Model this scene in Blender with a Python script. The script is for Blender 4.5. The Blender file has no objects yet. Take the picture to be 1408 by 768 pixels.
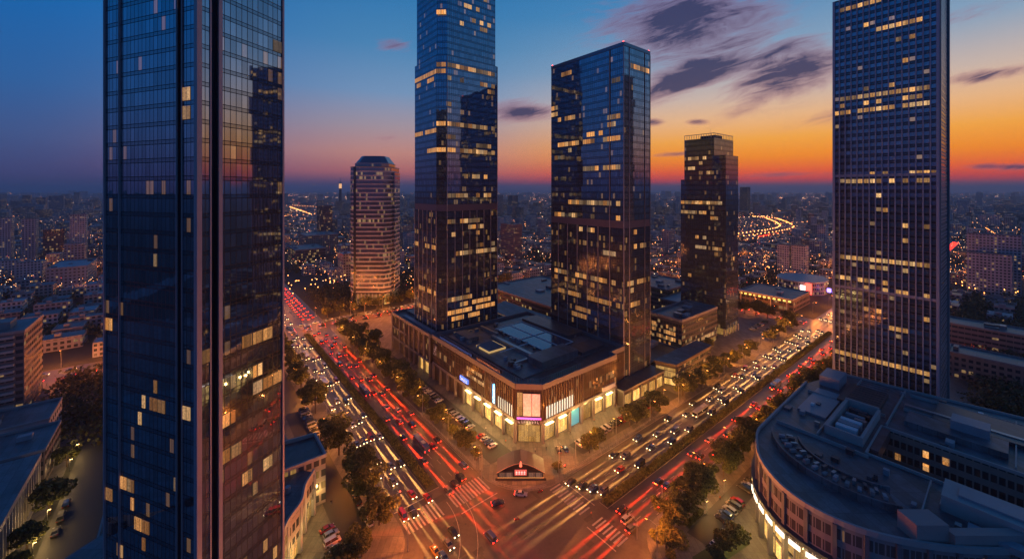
import bpy, bmesh, math, random
from mathutils import Vector, Matrix
random.seed(7)
R = math.radians
PI = math.pi
sc = bpy.context.scene
C = sc.collection

# ---------------------------------------------------------------- camera
cam_data = bpy.data.cameras.new('camera'); cam = bpy.data.objects.new('camera', cam_data); C.objects.link(cam)
CAMH = 110.0
cam.location = (0, 0, CAMH); cam.rotation_euler = (R(90), 0, 0)
cam_data.sensor_width = 36; cam_data.lens = 36 * 556 / 1408; cam_data.shift_y = -(384 - 261) / 1408
cam_data.clip_start = 0.5; cam_data.clip_end = 120000
sc.camera = cam

# ---------------------------------------------------------------- exposure / render
sc.view_settings.view_transform = 'Standard'; sc.view_settings.look = 'None'
sc.view_settings.gamma = 1; sc.view_settings.use_curve_mapping = False
sc.view_settings.exposure = 0.0
cy = sc.cycles
cy.use_denoising = True; cy.max_bounces = 6; cy.diffuse_bounces = 2; cy.glossy_bounces = 4
cy.transmission_bounces = 2; cy.volume_bounces = 0; cy.sample_clamp_indirect = 3; cy.sample_clamp_direct = 12
cy.caustics_reflective = False; cy.caustics_refractive = False
cy.use_light_tree = True

SUN_AZ = 40.0     # clockwise from +Y (the way the camera looks)
SUN_EL = 1.0

# ---------------------------------------------------------------- node helper
class NT:
    def __init__(s, tree):
        s.t = tree; s.n = tree.nodes; s.l = tree.links; s.n.clear()
    def node(s, typ, **kw):
        nd = s.n.new(typ)
        for k, v in kw.items(): setattr(nd, k, v)
        return nd
    def put(s, sock, v):
        if hasattr(v, 'node'): s.l.new(v, sock)
        elif v is not None:
            if hasattr(sock.default_value, '__len__') and not hasattr(v, '__len__'): v = (v,) * len(sock.default_value)
            if hasattr(v, '__len__') and len(sock.default_value) == 4 and len(v) == 3: v = (*v, 1)
            sock.default_value = v
    def m(s, op, a, b=None, c=None, clamp=False):
        nd = s.node('ShaderNodeMath', operation=op, use_clamp=clamp)
        s.put(nd.inputs[0], a)
        if b is not None: s.put(nd.inputs[1], b)
        if c is not None: s.put(nd.inputs[2], c)
        return nd.outputs[0]
    def vm(s, op, a, b=None, scale=None):
        nd = s.node('ShaderNodeVectorMath', operation=op)
        s.put(nd.inputs[0], a)
        if b is not None: s.put(nd.inputs[1], b)
        if scale is not None: s.put(nd.inputs['Scale'], scale)
        return nd.outputs['Value'] if op in ('DOT_PRODUCT', 'LENGTH') else nd.outputs[0]
    def mix(s, f, a, b, blend='MIX'):
        nd = s.node('ShaderNodeMix', data_type='RGBA', blend_type=blend)
        s.put(nd.inputs[0], f); s.put(nd.inputs[6], a); s.put(nd.inputs[7], b)
        return nd.outputs[2]
    def mixf(s, f, a, b):
        nd = s.node('ShaderNodeMix', data_type='FLOAT')
        s.put(nd.inputs[0], f); s.put(nd.inputs[2], a); s.put(nd.inputs[3], b)
        return nd.outputs[0]
    def xyz(s, x, y, z=0):
        nd = s.node('ShaderNodeCombineXYZ'); s.put(nd.inputs[0], x); s.put(nd.inputs[1], y); s.put(nd.inputs[2], z)
        return nd.outputs[0]
    def sep(s, v):
        nd = s.node('ShaderNodeSeparateXYZ'); s.put(nd.inputs[0], v); return nd.outputs
    def noise(s, v, scale, detail=4, rough=.55, dim='3D'):
        nd = s.node('ShaderNodeTexNoise', noise_dimensions=dim); s.put(nd.inputs['Vector'], v)
        nd.inputs['Scale'].default_value = scale; nd.inputs['Detail'].default_value = detail; nd.inputs['Roughness'].default_value = rough
        return nd.outputs['Fac']
    def white(s, v):
        nd = s.node('ShaderNodeTexWhiteNoise', noise_dimensions='3D'); s.put(nd.inputs['Vector'], v)
        return nd.outputs['Value'], nd.outputs['Color']
    def ramp(s, f, stops, interp='LINEAR'):
        nd = s.node('ShaderNodeValToRGB'); s.put(nd.inputs[0], f)
        cr = nd.color_ramp; cr.interpolation = interp
        while len(cr.elements) < len(stops): cr.elements.new(.5)
        for e, (p, c) in zip(cr.elements, stops):
            e.position = p; e.color = (*c, 1) if len(c) == 3 else c
        return nd.outputs[0]
def lin(r, g, b):
    f = lambda c: (c / 255 / 12.92) if c <= 10 else ((c / 255 + .055) / 1.055) ** 2.4
    return (f(r), f(g), f(b))

# ---------------------------------------------------------------- world: dusk sky
world = bpy.data.worlds.new('World'); sc.world = world; world.use_nodes = True
n = NT(world.node_tree)
gen = n.node('ShaderNodeTexCoord').outputs['Generated']
d = n.vm('NORMALIZE', gen)
dx, dy, dz = n.sep(d)
el = n.m('ARCSINE', dz)                                   # radians
e01 = n.m('DIVIDE', n.m('MAXIMUM', el, 0.0), PI / 2)      # 0..1 for 0..90 deg
# azimuth closeness to the afterglow
hl = n.m('SQRT', n.m('ADD', n.m('MULTIPLY', dx, dx), n.m('MULTIPLY', dy, dy)))
ca = n.m('DIVIDE', n.m('ADD', n.m('MULTIPLY', dx, math.sin(R(SUN_AZ))), n.m('MULTIPLY', dy, math.cos(R(SUN_AZ)))), n.m('MAXIMUM', hl, .001))
S = lambda deg: deg / 90.0
glow = n.ramp(e01, [(0, lin(92, 62, 88)), (S(.6), lin(120, 70, 84)), (S(1.2), lin(222, 66, 50)), (S(2.2), lin(252, 96, 24)), (S(4.0), lin(255, 146, 20)),
                    (S(6.2), lin(252, 172, 66)), (S(8.8), lin(238, 186, 136)), (S(11.5), lin(206, 184, 172)), (S(16), lin(138, 164, 190)), (S(23), lin(72, 136, 186)), (S(38), lin(30, 102, 164)), (S(60), lin(16, 52, 104)), (1, lin(10, 36, 80))])
side = n.ramp(e01, [(0, lin(82, 66, 104)), (S(.9), lin(100, 74, 104)), (S(2.4), lin(186, 106, 106)), (S(5), lin(200, 140, 128)), (S(8.5), lin(168, 150, 160)), (S(13), lin(118, 150, 188)),
                    (S(19), lin(76, 134, 182)), (S(27), lin(38, 116, 176)), (S(40), lin(18, 86, 150)), (S(60), lin(14, 44, 92)), (1, lin(10, 32, 74))])
anti = n.ramp(e01, [(0, lin(58, 58, 98)), (S(1.5), lin(68, 70, 118)), (S(5), lin(66, 88, 140)), (S(10), lin(46, 98, 160)), (S(18), lin(20, 100, 172)), (S(30), lin(2, 92, 166)),
                    (S(45), lin(8, 60, 120)), (1, lin(8, 26, 62))])
t1 = n.node('ShaderNodeMapRange', interpolation_type='SMOOTHSTEP'); n.put(t1.inputs[0], ca)
t1.inputs[1].default_value = math.cos(R(50)); t1.inputs[2].default_value = math.cos(R(8))
t2 = n.node('ShaderNodeMapRange', interpolation_type='SMOOTHSTEP'); n.put(t2.inputs[0], ca)
t2.inputs[1].default_value = math.cos(R(92)); t2.inputs[2].default_value = math.cos(R(52))
skyc = n.mix(t1.outputs[0], n.mix(t2.outputs[0], anti, side), glow)
# clouds: streaky banks at fixed directions of the sky (tangent coordinates p = x/y, q = z/y of the direction)
yy = n.m('MAXIMUM', dy, .02)
p = n.m('DIVIDE', dx, yy); q = n.m('DIVIDE', dz, yy)
front = n.m('GREATER_THAN', dy, .02)
W0 = n.xyz(n.m('MULTIPLY', p, 1.5), n.m('SUBTRACT', n.m('MULTIPLY', q, 9.0), n.m('MULTIPLY', p, 2.6)), .3)
wrp = n.noise(W0, 1.6, 3, .5)
W_ = n.vm('ADD', W0, n.xyz(0, n.m('MULTIPLY', n.m('SUBTRACT', wrp, .5), 1.1), 0))
nz = n.noise(W_, 2.4, 9, .62)
nz2 = n.noise(W_, 8.0, 8, .66)
def blob(px, py, rx, ry, rot, k):
    cx_, cy_ = (px - 704) / 556, (261 - py) / 556
    c_, s_ = math.cos(R(rot)), math.sin(R(rot))
    a = n.m('SUBTRACT', p, cx_); b = n.m('SUBTRACT', q, cy_)
    u = n.m('DIVIDE', n.m('ADD', n.m('MULTIPLY', a, c_), n.m('MULTIPLY', b, s_)), rx / 556)
    v = n.m('DIVIDE', n.m('SUBTRACT', n.m('MULTIPLY', b, c_), n.m('MULTIPLY', a, s_)), ry / 556)
    r2 = n.m('ADD', n.m('MULTIPLY', u, u), n.m('MULTIPLY', v, v))
    return n.m('MULTIPLY', n.m('POWER', 2.718, n.m('MULTIPLY', r2, -1.0)), k)
banks = [(945, 38, 95, 30, 6, 1.0), (965, 98, 85, 15, 20, .95), (1065, 70, 60, 9, 14, .7), (1098, 98, 78, 20, 16, 1.0), (1058, 128, 55, 9, 24, .75), (716, 154, 42, 9, 2, .95), (1352, 104, 55, 6, 9, .8),
         (897, 168, 16, 4, 0, .8), (958, 168, 14, 3, 0, .75), (925, 212, 30, 2.5, 4, .7), (540, 62, 26, 7, -8, .55), (1375, 229, 45, 3.2, 0, .9), (1080, 240, 60, 2.5, 2, .6), (528, 190, 22, 3, 4, .5), (1180, 150, 80, 8, 12, .5), (1345, 20, 70, 9, 12, .45), (620, 215, 60, 3, 0, .4)]
tot = None
for bk in banks:
    x = blob(bk[0], bk[1], bk[2] * 1.35, bk[3] * 1.7, bk[4], bk[5]); tot = x if tot is None else n.m('MAXIMUM', tot, x)
dens = n.m('ADD', tot, n.m('MULTIPLY', n.m('SUBTRACT', nz, .5), 1.5))
dens = n.m('ADD', dens, n.m('MULTIPLY', n.m('SUBTRACT', nz2, .5), .9))
dens = n.m('MULTIPLY', n.m('DIVIDE', n.m('SUBTRACT', dens, .22), .64, clamp=True), n.m('GREATER_THAN', tot, .02))
dens = n.m('MULTIPLY', n.m('MULTIPLY', dens, n.m('MINIMUM', n.m('MULTIPLY', tot, 2.2), 1.0)), front)
thick = n.m('POWER', dens, 1.6)
cloudc = n.mix(thick, lin(172, 108, 124), lin(60, 56, 92))
skyc = n.mix(n.m('MULTIPLY', dens, .93), skyc, cloudc)
# a little real Nishita twilight on top
nish = n.node('ShaderNodeTexSky', sky_type='NISHITA', sun_disc=False)
nish.sun_elevation = R(SUN_EL); nish.sun_rotation = R(SUN_AZ); nish.altitude = 100
bg1 = n.node('ShaderNodeBackground'); n.put(bg1.inputs[0], nish.outputs[0]); bg1.inputs[1].default_value = 0.001
bg2 = n.node('ShaderNodeBackground'); n.put(bg2.inputs[0], skyc); bg2.inputs[1].default_value = 1.0
add = n.node('ShaderNodeAddShader'); n.l.new(bg1.outputs[0], add.inputs[0]); n.l.new(bg2.outputs[0], add.inputs[1])
out = n.node('ShaderNodeOutputWorld'); n.l.new(add.outputs[0], out.inputs[0])
world.cycles.sampling_method = 'MANUAL'; world.cycles.sample_map_resolution = 512

sl = bpy.data.lights.new('sun', 'SUN'); sun = bpy.data.objects.new('sun', sl); C.objects.link(sun)
sl.energy = 0.12; sl.angle = R(12); sl.color = (1, .5, .25)
sun.rotation_euler = (R(90 - SUN_EL - 1.5), 0, R(180 - SUN_AZ))   # light comes from the afterglow

# ---------------------------------------------------------------- grid frame: a runs up the right avenue, b up the left avenue
TH = R(38.6); cT, sT = math.cos(TH), math.sin(TH)
def W(a, b, z=0.0): return Vector((a * cT - b * sT, a * sT + b * cT, z))
def AB(x, y): return (x * cT + y * sT, -x * sT + y * cT)

# ---------------------------------------------------------------- tagging
def tag(o, label=None, cat=None, group=None, kind=None):
    if label: o['label'] = label
    if cat: o['category'] = cat
    if group: o['group'] = group
    if kind: o['kind'] = kind
    return o
def empty(name, loc, rz=0.0):
    o = bpy.data.objects.new(name, None); o.empty_display_size = .5; C.objects.link(o)
    o.location = loc; o.rotation_euler = (0, 0, rz); return o
def copy_tree(o, parent=None):
    c = o.copy(); C.objects.link(c)
    if parent is not None: c.parent = parent
    for ch in KIDS.get(o.name, []):
        cc = copy_tree(ch, c)
    KIDS.setdefault(c.name, [])
    return c
KIDS = {}
ORD = 'first second third fourth fifth sixth seventh eighth ninth tenth eleventh twelfth thirteenth fourteenth fifteenth sixteenth seventeenth eighteenth nineteenth twentieth'.split()
TENS = {2: 'twenty', 3: 'thirty', 4: 'forty', 5: 'fifty', 6: 'sixty', 7: 'seventy', 8: 'eighty', 9: 'ninety'}
def ordn(i):     # 1-based
    if i <= 20: return ORD[i - 1]
    t, u = divmod(i, 10)
    return (TENS[t][:-1] + 'ieth') if u == 0 else TENS[t] + '-' + ORD[u - 1]

# ---------------------------------------------------------------- mesh builder
class MB:
    def __init__(s): s.v = []; s.f = []; s.mi = []; s.uv = []
    def quad(s, p, m=0, uv=None):
        k = len(s.v); s.v += [tuple(q) for q in p]; s.f.append(tuple(range(k, k + len(p)))); s.mi.append(m)
        s.uv.append(uv or [(q[0], q[1]) for q in p])
    def prism(s, poly, z0, z1, m=0, top=1, bot=False, inset=0.0):
        ar = sum(poly[i][0] * poly[(i + 1) % len(poly)][1] - poly[(i + 1) % len(poly)][0] * poly[i][1] for i in range(len(poly)))
        if ar < 0: poly = poly[::-1]
        N = len(poly); u = 0.0
        tp = poly
        if inset:
            cx = sum(q[0] for q in poly) / N; cyy = sum(q[1] for q in poly) / N
            tp = [(cx + (q[0] - cx) * (1 - inset), cyy + (q[1] - cyy) * (1 - inset)) for q in poly]
        for i in range(N):
            a, b = poly[i], poly[(i + 1) % N]; ta, tb = tp[i], tp[(i + 1) % N]
            L = math.hypot(b[0] - a[0], b[1] - a[1])
            s.quad([(a[0], a[1], z0), (b[0], b[1], z0), (tb[0], tb[1], z1), (ta[0], ta[1], z1)], m, [(u, z0), (u + L, z0), (u + L, z1), (u, z1)])
            u += math.ceil(L / 3) * 3 + 30
        if N > 8:
            from mathutils.geometry import tessellate_polygon
            for tri in tessellate_polygon([[Vector((q[0], q[1], 0)) for q in tp]]):
                A_, B_, C_ = (tp[i_] for i_ in tri)
                if (B_[0] - A_[0]) * (C_[1] - A_[1]) - (C_[0] - A_[0]) * (B_[1] - A_[1]) < 0: B_, C_ = C_, B_
                s.quad([(q[0], q[1], z1) for q in (A_, B_, C_)], top)
        else: s.quad([(q[0], q[1], z1) for q in tp], top)
        if bot: s.quad([(q[0], q[1], z0) for q in reversed(poly)], m)
        return s
    def box(s, x0, x1, y0, y1, z0, z1, m=0, top=None, bot=True):
        x0, x1 = min(x0, x1), max(x0, x1); y0, y1 = min(y0, y1), max(y0, y1)
        return s.prism([(x0, y0), (x1, y0), (x1, y1), (x0, y1)], z0, z1, m, m if top is None else top, bot)
    def obox(s, p0, p1, w, z0, z1, m=0, top=None):       # box along segment p0-p1, width w
        dx, dy = p1[0] - p0[0], p1[1] - p0[1]; L = math.hypot(dx, dy) or 1; nx, ny = -dy / L * w / 2, dx / L * w / 2
        return s.prism([(p0[0] - nx, p0[1] - ny), (p1[0] - nx, p1[1] - ny), (p1[0] + nx, p1[1] + ny), (p0[0] + nx, p0[1] + ny)], z0, z1, m, m if top is None else top, True)
    def tube(s, pts, rads, nseg=6, m=0, cap=True):
        rings = []
        for i, pt in enumerate(pts):
            pt = Vector(pt); a = Vector(pts[max(i - 1, 0)]); b = Vector(pts[min(i + 1, len(pts) - 1)])
            t = (b - a).normalized(); up = Vector((0, 0, 1)) if abs(t.z) < .9 else Vector((1, 0, 0))
            x = t.cross(up).normalized(); y = x.cross(t).normalized(); r = rads[i] if hasattr(rads, '__len__') else rads
            rings.append([pt + (x * math.cos(2 * PI * k / nseg) + y * math.sin(2 * PI * k / nseg)) * r for k in range(nseg)])
        for i in range(len(rings) - 1):
            for k in range(nseg):
                k2 = (k + 1) % nseg
                s.quad([rings[i][k2], rings[i][k], rings[i + 1][k], rings[i + 1][k2]], m)
        if cap:
            s.quad(rings[0], m); s.quad(rings[-1][::-1], m)
        return s
    def loft(s, secs, m=0):       # secs: list of rings with the same count
        K = len(secs[0])
        for i in range(len(secs) - 1):
            for k in range(K):
                k2 = (k + 1) % K
                s.quad([secs[i][k], secs[i][k2], secs[i + 1][k2], secs[i + 1][k]], m)
        s.quad(secs[0][::-1], m); s.quad(secs[-1], m)
        return s
    def build(s, name, mats, parent=None, org=(0, 0, 0), smooth=False, fixn=False):
        me = bpy.data.meshes.new(name)
        ox, oy, oz = org
        me.from_pydata([(v[0] - ox, v[1] - oy, v[2] - oz) for v in s.v], [], s.f)
        uvl = me.uv_layers.new(name='UVMap')
        flat = [c for fu in s.uv for q in fu for c in q]
        uvl.data.foreach_set('uv', flat)
        me.polygons.foreach_set('material_index', s.mi)
        if smooth: me.polygons.foreach_set('use_smooth', [True] * len(s.f))
        if not isinstance(mats, (list, tuple)): mats = [mats]
        for m in mats: me.materials.append(m)
        if fixn:
            bm = bmesh.new(); bm.from_mesh(me); bmesh.ops.remove_doubles(bm, verts=bm.verts, dist=1e-4)
            bmesh.ops.recalc_face_normals(bm, faces=bm.faces); bm.to_mesh(me); bm.free()
        me.update()
        o = bpy.data.objects.new(name, me); C.objects.link(o)
        if parent is not None:
            o.parent = parent; KIDS.setdefault(parent.name, []).append(o)
        return o

# ---------------------------------------------------------------- materials
MATS = {}
def pbr(name, col, rough=.6, metal=0.0, spec=None, var=0.0, vscale=.3, emis=None, es=0.0, bump=0.0, coat=0.0, sample=True, seam=0):
    if name in MATS: return MATS[name]
    m = bpy.data.materials.new(name); m.use_nodes = True; t = NT(m.node_tree)
    b = t.node('ShaderNodeBsdfPrincipled'); o = t.node('ShaderNodeOutputMaterial'); t.l.new(b.outputs[0], o.inputs[0])
    b.inputs['Roughness'].default_value = rough; b.inputs['Metallic'].default_value = metal
    if coat: b.inputs['Coat Weight'].default_value = coat
    if var:
        co = t.node('ShaderNodeTexCoord').outputs['Object']
        f1 = t.noise(co, vscale, 5, .6); f2 = t.noise(co, vscale * 9, 3, .6)
        f = t.m('ADD', t.m('MULTIPLY', f1, .65), t.m('MULTIPLY', f2, .35))
        k = t.m('ADD', 1.0, t.m('MULTIPLY', t.m('SUBTRACT', f, .5), var * 4), )
        if seam:
            sx, sy, _s = t.sep(co); w1 = t.white(t.xyz(t.m('FLOOR', t.m('DIVIDE', sx, seam)), t.m('FLOOR', t.m('DIVIDE', sy, seam * 3.1)), 0))[0]
            sm = t.m('MAXIMUM', t.m('LESS_THAN', t.m('FRACT', t.m('DIVIDE', sx, seam)), .05), t.m('LESS_THAN', t.m('FRACT', t.m('DIVIDE', sy, seam * 3.1)), .02))
            k = t.m('MULTIPLY', t.m('MULTIPLY', k, t.m('ADD', .75, t.m('MULTIPLY', w1, .5))), t.m('SUBTRACT', 1.0, t.m('MULTIPLY', sm, .5)))
        t.put(b.inputs['Base Color'], t.vm('SCALE', col, None, t.m('MAXIMUM', k, .15)))
        t.put(b.inputs['Roughness'], t.m('ADD', rough, t.m('MULTIPLY', t.m('SUBTRACT', f, .5), .3), clamp=True))
        if bump:
            bp = t.node('ShaderNodeBump'); bp.inputs['Strength'].default_value = bump; t.put(bp.inputs['Height'], f2); t.l.new(bp.outputs[0], b.inputs['Normal'])
    else: t.put(b.inputs['Base Color'], col)
    if emis:
        t.put(b.inputs['Emission Color'], emis); b.inputs['Emission Strength'].default_value = es
        if not sample: m.cycles.emission_sampling = 'NONE'
    MATS[name] = m; return m

def facade(name, pane=1.5, floor=4.0, glass=(.25, .34, .44), met=.8, gr=.05, mw=.09, hw=.1, sp=.25, spcol=None, mcol=(.03, .035, .045), tilt=.008, bay=3.0, lit=0.0, rowlit=0.0,
           lcol=(1, .6, .24), ls=1.2, wall=None, wx=(.15, .85), wz=(.3, .85), wrough=.8, double=True, cool=0.0):
    """facade laid out in metres: u along the wall, v = height. wall given: punched windows in a wall of that colour."""
    m = bpy.data.materials.new(name); m.use_nodes = True; t = NT(m.node_tree)
    b = t.node('ShaderNodeBsdfPrincipled'); o = t.node('ShaderNodeOutputMaterial'); t.l.new(b.outputs[0], o.inputs[0])
    u, v, _ = t.sep(t.node('ShaderNodeUVMap').outputs[0])
    us, vs = t.m('DIVIDE', u, pane), t.m('DIVIDE', v, floor)
    iu, iv = t.m('FLOOR', us), t.m('FLOOR', vs); fu, fv = t.m('FRACT', us), t.m('FRACT', vs)
    oi = t.node('ShaderNodeObjectInfo').outputs['Random']
    seed = t.m('MULTIPLY', oi, 91.7)
    wv, wc = t.white(t.xyz(iu, iv, 1.0))
    if wall is not None:
        win = t.m('MULTIPLY', t.m('MULTIPLY', t.m('GREATER_THAN', fu, wx[0]), t.m('LESS_THAN', fu, wx[1])), t.m('MULTIPLY', t.m('GREATER_THAN', fv, wz[0]), t.m('LESS_THAN', fv, wz[1])))
        co = t.node('ShaderNodeTexCoord').outputs['Object']
        nv = t.noise(co, .12, 5, .65)
        wcol = t.vm('SCALE', wall, None, t.m('ADD', .55, t.m('MULTIPLY', nv, .9)))
        base = t.mix(win, wcol, glass); metv = t.m('MULTIPLY', win, met); rough = t.mixf(win, wrough, gr)
        vis = win
    else:
        vl = t.m('LESS_THAN', fu, mw / pane)
        h1 = t.m('LESS_THAN', fv, hw / floor)
        ln = t.m('MAXIMUM', vl, h1)
        if double: ln = t.m('MAXIMUM', ln, t.m('MULTIPLY', t.m('GREATER_THAN', fv, sp), t.m('LESS_THAN', fv, sp + hw / floor)))
        insp = t.m('LESS_THAN', fv, sp)
        k = t.m('ADD', .8, t.m('MULTIPLY', wv, .35))
        gcol = t.vm('SCALE', glass, None, k)
        base = t.mix(insp, gcol, spcol or tuple(x * .7 for x in glass)); base = t.mix(ln, base, mcol)
        metv = t.mixf(ln, met, .3); rough = t.mixf(ln, gr, .5)
        vis = t.m('MULTIPLY', t.m('SUBTRACT', 1.0, ln), t.m('SUBTRACT', 1.0, insp))
    t.put(b.inputs['Base Color'], base); t.put(b.inputs['Metallic'], metv); t.put(b.inputs['Roughness'], rough)
    geo = t.node('ShaderNodeNewGeometry').outputs['Normal']
    off = t.vm('SCALE', t.vm('SUBTRACT', wc, (.5, .5, .5)), None, tilt if wall is None else t.m('MULTIPLY', vis, tilt))
    t.put(b.inputs['Normal'], t.vm('NORMALIZE', t.vm('ADD', geo, off)))
    if lit or rowlit:
        ib = t.m('FLOOR', t.m('DIVIDE', u, bay))
        r1, c1 = t.white(t.xyz(ib, iv, t.m('ADD', seed, 3.3)))
        r2, _c = t.white(t.xyz(iv, 7.7, seed))
        thr = t.m('ADD', lit, t.m('MULTIPLY', t.m('LESS_THAN', r2, .14), rowlit))
        on = t.m('MULTIPLY', t.m('LESS_THAN', r1, thr), vis)
        br = t.m('ADD', .25, t.m('MULTIPLY', t.sep(c1)[0], .9))
        r3, c3 = t.white(t.xyz(t.m('FLOOR', t.m('MULTIPLY', us, 3)), iv, 5.1))
        br = t.m('MULTIPLY', br, t.m('ADD', .55, t.m('MULTIPLY', r3, .6)))
        lc = t.mix(t.m('LESS_THAN', t.sep(c1)[1], cool), lcol, (.75, .9, 1.0))
        t.put(b.inputs['Emission Color'], t.vm('SCALE', lc, None, t.m('MULTIPLY', on, br))); b.inputs['Emission Strength'].default_value = ls
        m.cycles.emission_sampling = 'NONE'
    MATS[name] = m; return m

def litmat(name, pane=1.5, floor=4.0, col=(1, .6, .22), s=1.6, blinds=4, sample='NONE', met=0.0):
    m = bpy.data.materials.new(name); m.use_nodes = True; t = NT(m.node_tree)
    b = t.node('ShaderNodeBsdfPrincipled'); o = t.node('ShaderNodeOutputMaterial'); t.l.new(b.outputs[0], o.inputs[0])
    u, v, _ = t.sep(t.node('ShaderNodeUVMap').outputs[0])
    us = t.m('DIVIDE', u, pane); iu = t.m('FLOOR', us); fu = t.m('FRACT', us)
    ivf = t.m('FLOOR', t.m('DIVIDE', v, floor)); fv = t.m('FRACT', t.m('DIVIDE', v, floor))
    r, c = t.white(t.xyz(iu, ivf, 2.0)); r2, _c = t.white(t.xyz(t.m('FLOOR', t.m('MULTIPLY', us, blinds)), ivf, 4.0))
    furn = t.noise(t.xyz(t.m('MULTIPLY', u, 1.5), t.m('MULTIPLY', v, 1.2), 0), 1.7, 3, .6)
    k = t.m('ADD', .45, t.m('MULTIPLY', r, .45)); k = t.m('MULTIPLY', k, t.m('ADD', .75, t.m('MULTIPLY', r2, .4)))
    k = t.m('MULTIPLY', k, t.m('ADD', -.25, t.m('MULTIPLY', furn, 2.5), clamp=False))
    ln = t.m('LESS_THAN', fu, .1 / pane)
    k = t.m('MULTIPLY', k, t.m('SUBTRACT', 1.0, t.m('MULTIPLY', ln, .85)))
    oi = t.node('ShaderNodeObjectInfo').outputs['Random']
    k = t.m('MAXIMUM', t.m('MULTIPLY', k, t.m('ADD', .25, t.m('MULTIPLY', t.m('POWER', oi, 1.5), 1.35))), .04)
    hue = t.mix(t.m('MULTIPLY', t.sep(c)[1], .3), col, (1, .72, .36))
    t.put(b.inputs['Emission Color'], t.vm('SCALE', hue, None, k)); b.inputs['Emission Strength'].default_value = s
    b.inputs['Base Color'].default_value = (.05, .05, .05, 1); b.inputs['Roughness'].default_value = .12
    m.cycles.emission_sampling = sample
    MATS[name] = m; return m

asphalt = pbr('asphalt', (.06, .055, .052), .38, var=.6, vscale=.11, bump=.08)
asphalt_dark = pbr('asphalt_dark', (.04, .04, .042), .6, var=.3, vscale=.1)
paving = pbr('paving', (.12, .11, .105), .6, var=.6, vscale=.15, bump=.1, seam=1.8)
kerbm = pbr('kerb_stone', (.28, .27, .25), .8, var=.15)
paint = pbr('road_paint', (.34, .33, .29), .6, var=.55, vscale=1.2)
soil = pbr('dark_ground', (.035, .038, .03), .9, var=.4, vscale=.02)
roofm = pbr('roof_felt', (.1, .12, .135), .45, var=.7, vscale=.16, seam=2.4, bump=.1)
roofd = pbr('roof_dark', (.05, .062, .075), .4, var=.7, seam=1.7, vscale=.2)
roofl = pbr('roof_light', (.26, .29, .32), .45, var=.2, vscale=.25)
metal = pbr('grey_metal', (.32, .34, .36), .35, .7, var=.15, vscale=1)
darkmetal = pbr('dark_metal', (.05, .055, .06), .4, .6)
pinkstone = pbr('pink_stone', (.15, .148, .165), .5, var=.15, vscale=.5)
pierstone = pbr('tower_pier_stone', (.42, .32, .34), .45, .1, var=.1)
palestone = pbr('pale_stone', (.36, .34, .33), .55, var=.15, vscale=.4)
concrete = pbr('concrete', (.24, .235, .24), .7, var=.2, vscale=.3)
brown = pbr('brown_panel', (.06, .052, .052), .45, var=.2, vscale=.4)
whitepipe = pbr('white_pipe', (.7, .72, .74), .4)
darkglass = pbr('dark_glass', (.02, .025, .03), .06, .0, coat=1)
bluefilm = pbr('blue_roof_glass', (.11, .17, .24), .12, .6, var=.1)
trunkm = pbr('bark', (.08, .055, .04), .9, var=.3, vscale=2)
hedgem = pbr('hedge_leaf', (.05, .07, .025), .8, var=.5, vscale=.8)
grassm = pbr('grass', (.045, .07, .025), .9, var=.4, vscale=.5)
redlamp = pbr('red_beacon', (.1, .01, .01), .4, emis=(1, .05, .03), es=9, sample=False)
lit_warm = litmat('lit_room_warm', 1.5, 4.0, (1, .38, .08), .8)
lit_dim = litmat('lit_room_dim', 1.5, 4.0, (1, .6, .3), .38)
lit_pale = litmat('lit_room_pale', 1.5, 4.0, (1, .5, .18), .78)
shop_lit = litmat('lit_shop', 1.6, 2.4, (1, .5, .09), 1.3, 3, 'AUTO')
shop_soft = litmat('lit_shop_soft', 1.6, 3.6, (1, .52, .1), 1.0, 3, 'AUTO')

def leafmat(name, col):
    m = bpy.data.materials.new(name); m.use_nodes = True; t = NT(m.node_tree)
    b = t.node('ShaderNodeBsdfPrincipled'); o = t.node('ShaderNodeOutputMaterial')
    tr = t.node('ShaderNodeBsdfTranslucent'); mx = t.node('ShaderNodeMixShader'); mx.inputs[0].default_value = .3
    co = t.node('ShaderNodeTexCoord').outputs['Object']; f = t.noise(co, .9, 4, .7)
    ri = t.node('ShaderNodeNewGeometry').outputs['Random Per Island']; c = t.vm('SCALE', t.mix(t.m('MULTIPLY', ri, .45), col, (.16, .12, .03)), None, t.m('MULTIPLY', t.m('ADD', .35, t.m('MULTIPLY', f, 1.3)), t.m('ADD', .55, t.m('MULTIPLY', ri, .9))))
    t.put(b.inputs['Base Color'], c); t.put(tr.inputs[0], c); b.inputs['Roughness'].default_value = .7
    t.l.new(b.outputs[0], mx.inputs[1]); t.l.new(tr.outputs[0], mx.inputs[2]); t.l.new(mx.outputs[0], o.inputs[0])
    return m
leaf = leafmat('foliage', (.1, .12, .04)); leaf2 = leafmat('foliage_far', (.045, .06, .03))

# ================================================================ GROUND, ROADS
def struct(name, mb, mats, **k): return tag(mb.build(name, mats, **k), kind='structure')
g = MB(); g.quad([(-60000, -3000, 0), (60000, -3000, 0), (60000, 90000, 0), (-60000, 90000, 0)]); struct('ground', g, soil)
def gpoly(pts): return [tuple(W(a, b))[:2] for a, b in pts]
def sheet(name, pts, z, m):
    g = MB(); P = [W(a, b, z) for a, b in pts]
    ar = sum(P[i].x * P[(i + 1) % len(P)].y - P[(i + 1) % len(P)].x * P[i].y for i in range(len(P)))
    if ar < 0: P = P[::-1]
    g.quad(P); return struct(name, g, m)
sheet('road', [(54, -60), (88, -60), (88, 820), (54, 820)], .010, asphalt)                       # left avenue
sheet('road', [(-120, 76), (1500, 76), (1500, 108.5), (-120, 108.5)], .014, asphalt)            # right avenue
sheet('road', [(-520, 343), (900, 343), (900, 368), (-520, 368)], .018, asphalt)                 # cross street behind
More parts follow.
